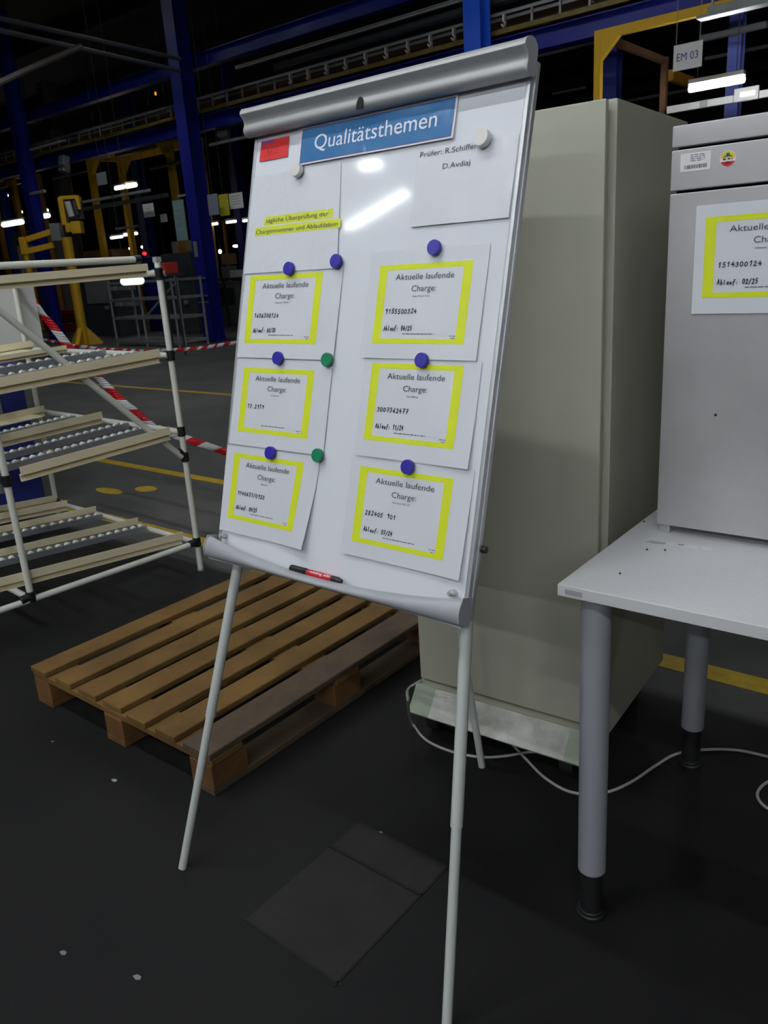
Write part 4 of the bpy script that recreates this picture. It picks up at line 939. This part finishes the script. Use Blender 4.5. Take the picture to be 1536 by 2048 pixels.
for px, py, dp, px1, w, lb in ((164, 405, 20, 300, .06, 'pale trunking line crossing the left gantry'), (170, 418, 22, 335, .10, 'grey duct below the pale trunking line of the left gantry'), (355, 393, 18, 396, .05, 'short white rail in front of the labelled blue column top'), (62, 388, 20, 90, .07, 'dim rail left of the wide dark column'), (232, 310, 20, 310, .10, 'dim duct inside the top of the left gantry'), (300, 337, 22, 372, .08, 'dim duct right of the left gantry post'), (232, 458, 24, 276, .06, 'grey conduit under the orange glow'), (420, 290, 17, 510, .06, 'thin pale conduit beside the flip chart top left'), (105, 358, 22, 175, .04, 'thin conduit left of the left gantry post'), (60, 150+150, 20, 130, .05, 'faint conduit below the far left beam')):
    p, q = along(px, py, dp, px1); bar('conduit', lb, 'conduit', p, q, w, w, M_gal if w < .09 else M_mach, 'left hall conduits')

# machines and goods far behind
def machine(label, px0, px1, py_base, h, depth_, mt, name='machine', cat='machine', dp=.8, panel=None, z0=0):
    p = at(px0, py_base, depth_); p = V(p.x, p.y, z0); q = run_to(V(p.x, p.y, 1.45), A, px1); w = max(.1, (q - V(p.x, p.y, 1.45)).length)
    f = Frame(p, A, B, Z); t = thing(name, label, cat, f(w/2, dp/2), -40)
    m = MB(); m.box(f, (w/2, dp/2, h/2), (w, dp, h), .02); obj('body', m, mt, t)
    m = MB(); m.box(f, (w/2, -.01, h*.66), (w*.8, .02, h*.4), .005); obj('front_panel', m, panel or M_machd, t)
    m = MB(); m.box(f, (w*.7, -.03, h*.4), (w*.12, .03, h*.05), .004); obj('handle', m, M_gal, t)
    return t
machine('grey machine right of the yellow lifting arm foot', 184, 226, 688, 1.9, 22.4, M_machd, panel=M_mach)
machine('low red trolley left of the yellow lifting arm foot', 96, 150, 690, .66, 25.8, mat('red trolley paint', rgb(150, 12, 25), .5), name='trolley', cat='trolley', panel=mat('dark red paint', rgb(90, 10, 18), .5))
machine('dark tall machine between column straps and the far pipe rack', 345, 385, 685, 2.0, 21.2, M_machd, dp=.35)
machine('dark machine right of the labelled blue column', 428, 470, 660, 1.2, 24, M_mach, panel=M_machd)
machine('grey control cabinet left of the lifting arm pillar', 66, 108, 690, 3.3, 30, M_mach, panel=M_sign)
machine('grey brown equipment stand below the green label strip', 370, 392, 690, 2.6, 29, M_mach)
machine('blue machine behind the far pipe rack', 304, 340, 685, 2.0, 22.9, M_dblue, dp=.35, panel=M_blue)
machine('brown far equipment behind the left yellow gantry', 178, 232, 690, 2.6, 33, M_rust_shade)
p = at(331, 548, 15); m = MB(); f = Frame(p, A, B, Z)
cr_t = thing('crate', 'red plastic crate far behind the top of the flow rack post', 'crate', p, -40)
m.box(f, (.1, 0, .1), (.22, .3, .2), .02); obj('crate_body', m, M_crate, cr_t); m = MB(); m.box(f, (.1, -.155, .03), (.17, .02, .06), .005); obj('crate_label', m, M_sign, cr_t)
st = thing('support_stand', 'dark stand carrying the red crate behind the rack post', 'stand', V(p.x, p.y, 0), -40); m = MB(); m.box(Frame(V(p.x, p.y, 0), A, B, Z), (.1, 0, p.z - .02), (.4, .4, .04)); obj('shelf', m, M_machd, st)
for x in (-.08, .28): m = MB(); m.box(Frame(V(p.x, p.y, 0), A, B, Z), (x, 0, p.z/2 - .02), (.03, .03, p.z - .04)); obj('leg', m, M_machd, st)
p = at(452, 556, 22); f = Frame(p, A, B, Z)
for i, (dx, dz, s, mt, lb) in enumerate(((0, 0, .32, M_mach, 'pale carton stacked right of the labelled blue column, lower left'), (.35, .0, .2, M_sign, 'narrow white carton right of the lower pale carton'), (.06, .34, .3, M_card, 'brown carton on top of the pale carton near the flip chart edge'))):
    m = MB(); m.box(f, (dx + s/2, 0, dz + s/2), (s, .3, s * .95), .01); tag(obj('carton', m, mt, None, f(dx + s/2, 0, dz)), lb, 'carton', 'cartons beside the labelled column')
cst = thing('support_stand', 'low dark stand under the cartons beside the labelled column', 'stand', V(p.x, p.y, 0), -40); m = MB(); m.box(Frame(V(p.x, p.y, 0), A, B, Z), (.25, 0, p.z - .03), (.8, .5, .05)); obj('shelf', m, M_machd, cst)
for x in (-.1, .6): m = MB(); m.box(Frame(V(p.x, p.y, 0), A, B, Z), (x, 0, p.z/2 - .03), (.05, .05, p.z - .06)); obj('leg', m, M_machd, cst)

# unseen lamps added to light the hall further back, above the picture
M_tube_bright = emit('bright far tube light', (.95, .97, 1, 1), TUBE_FAR * 2.2)
for a, bb, z, nm, hood, mt in ((-8.5, 4.6, 4.7, 'over the first aisle beyond the flow rack', .06, M_tube_far), (-4.5, 5.0, 4.7, 'over the first aisle behind the flip chart', .06, M_tube_far), (-17.4, 9.6, 7.3, 'over the lifting arm', .15, M_tube_bright), (-14.2, 9.8, 7.2, 'over the second aisle in front of the labelled column', .15, M_tube_bright),
                   (-8, 9.0, 6.0, 'over the second aisle, middle', .06, M_tube_far), (-6.2, 9.6, 6.2, 'over the second aisle, near the bright blue column', 0, M_tube_far), (1.2, 4.8, 4.8, 'over the first aisle, right', 0, M_tube_far)):
    tube_lamp('added hooded fill lamp ' + nm, a, bb, z, 1.5, mt, 'added hall fill lamps', deep=hood)
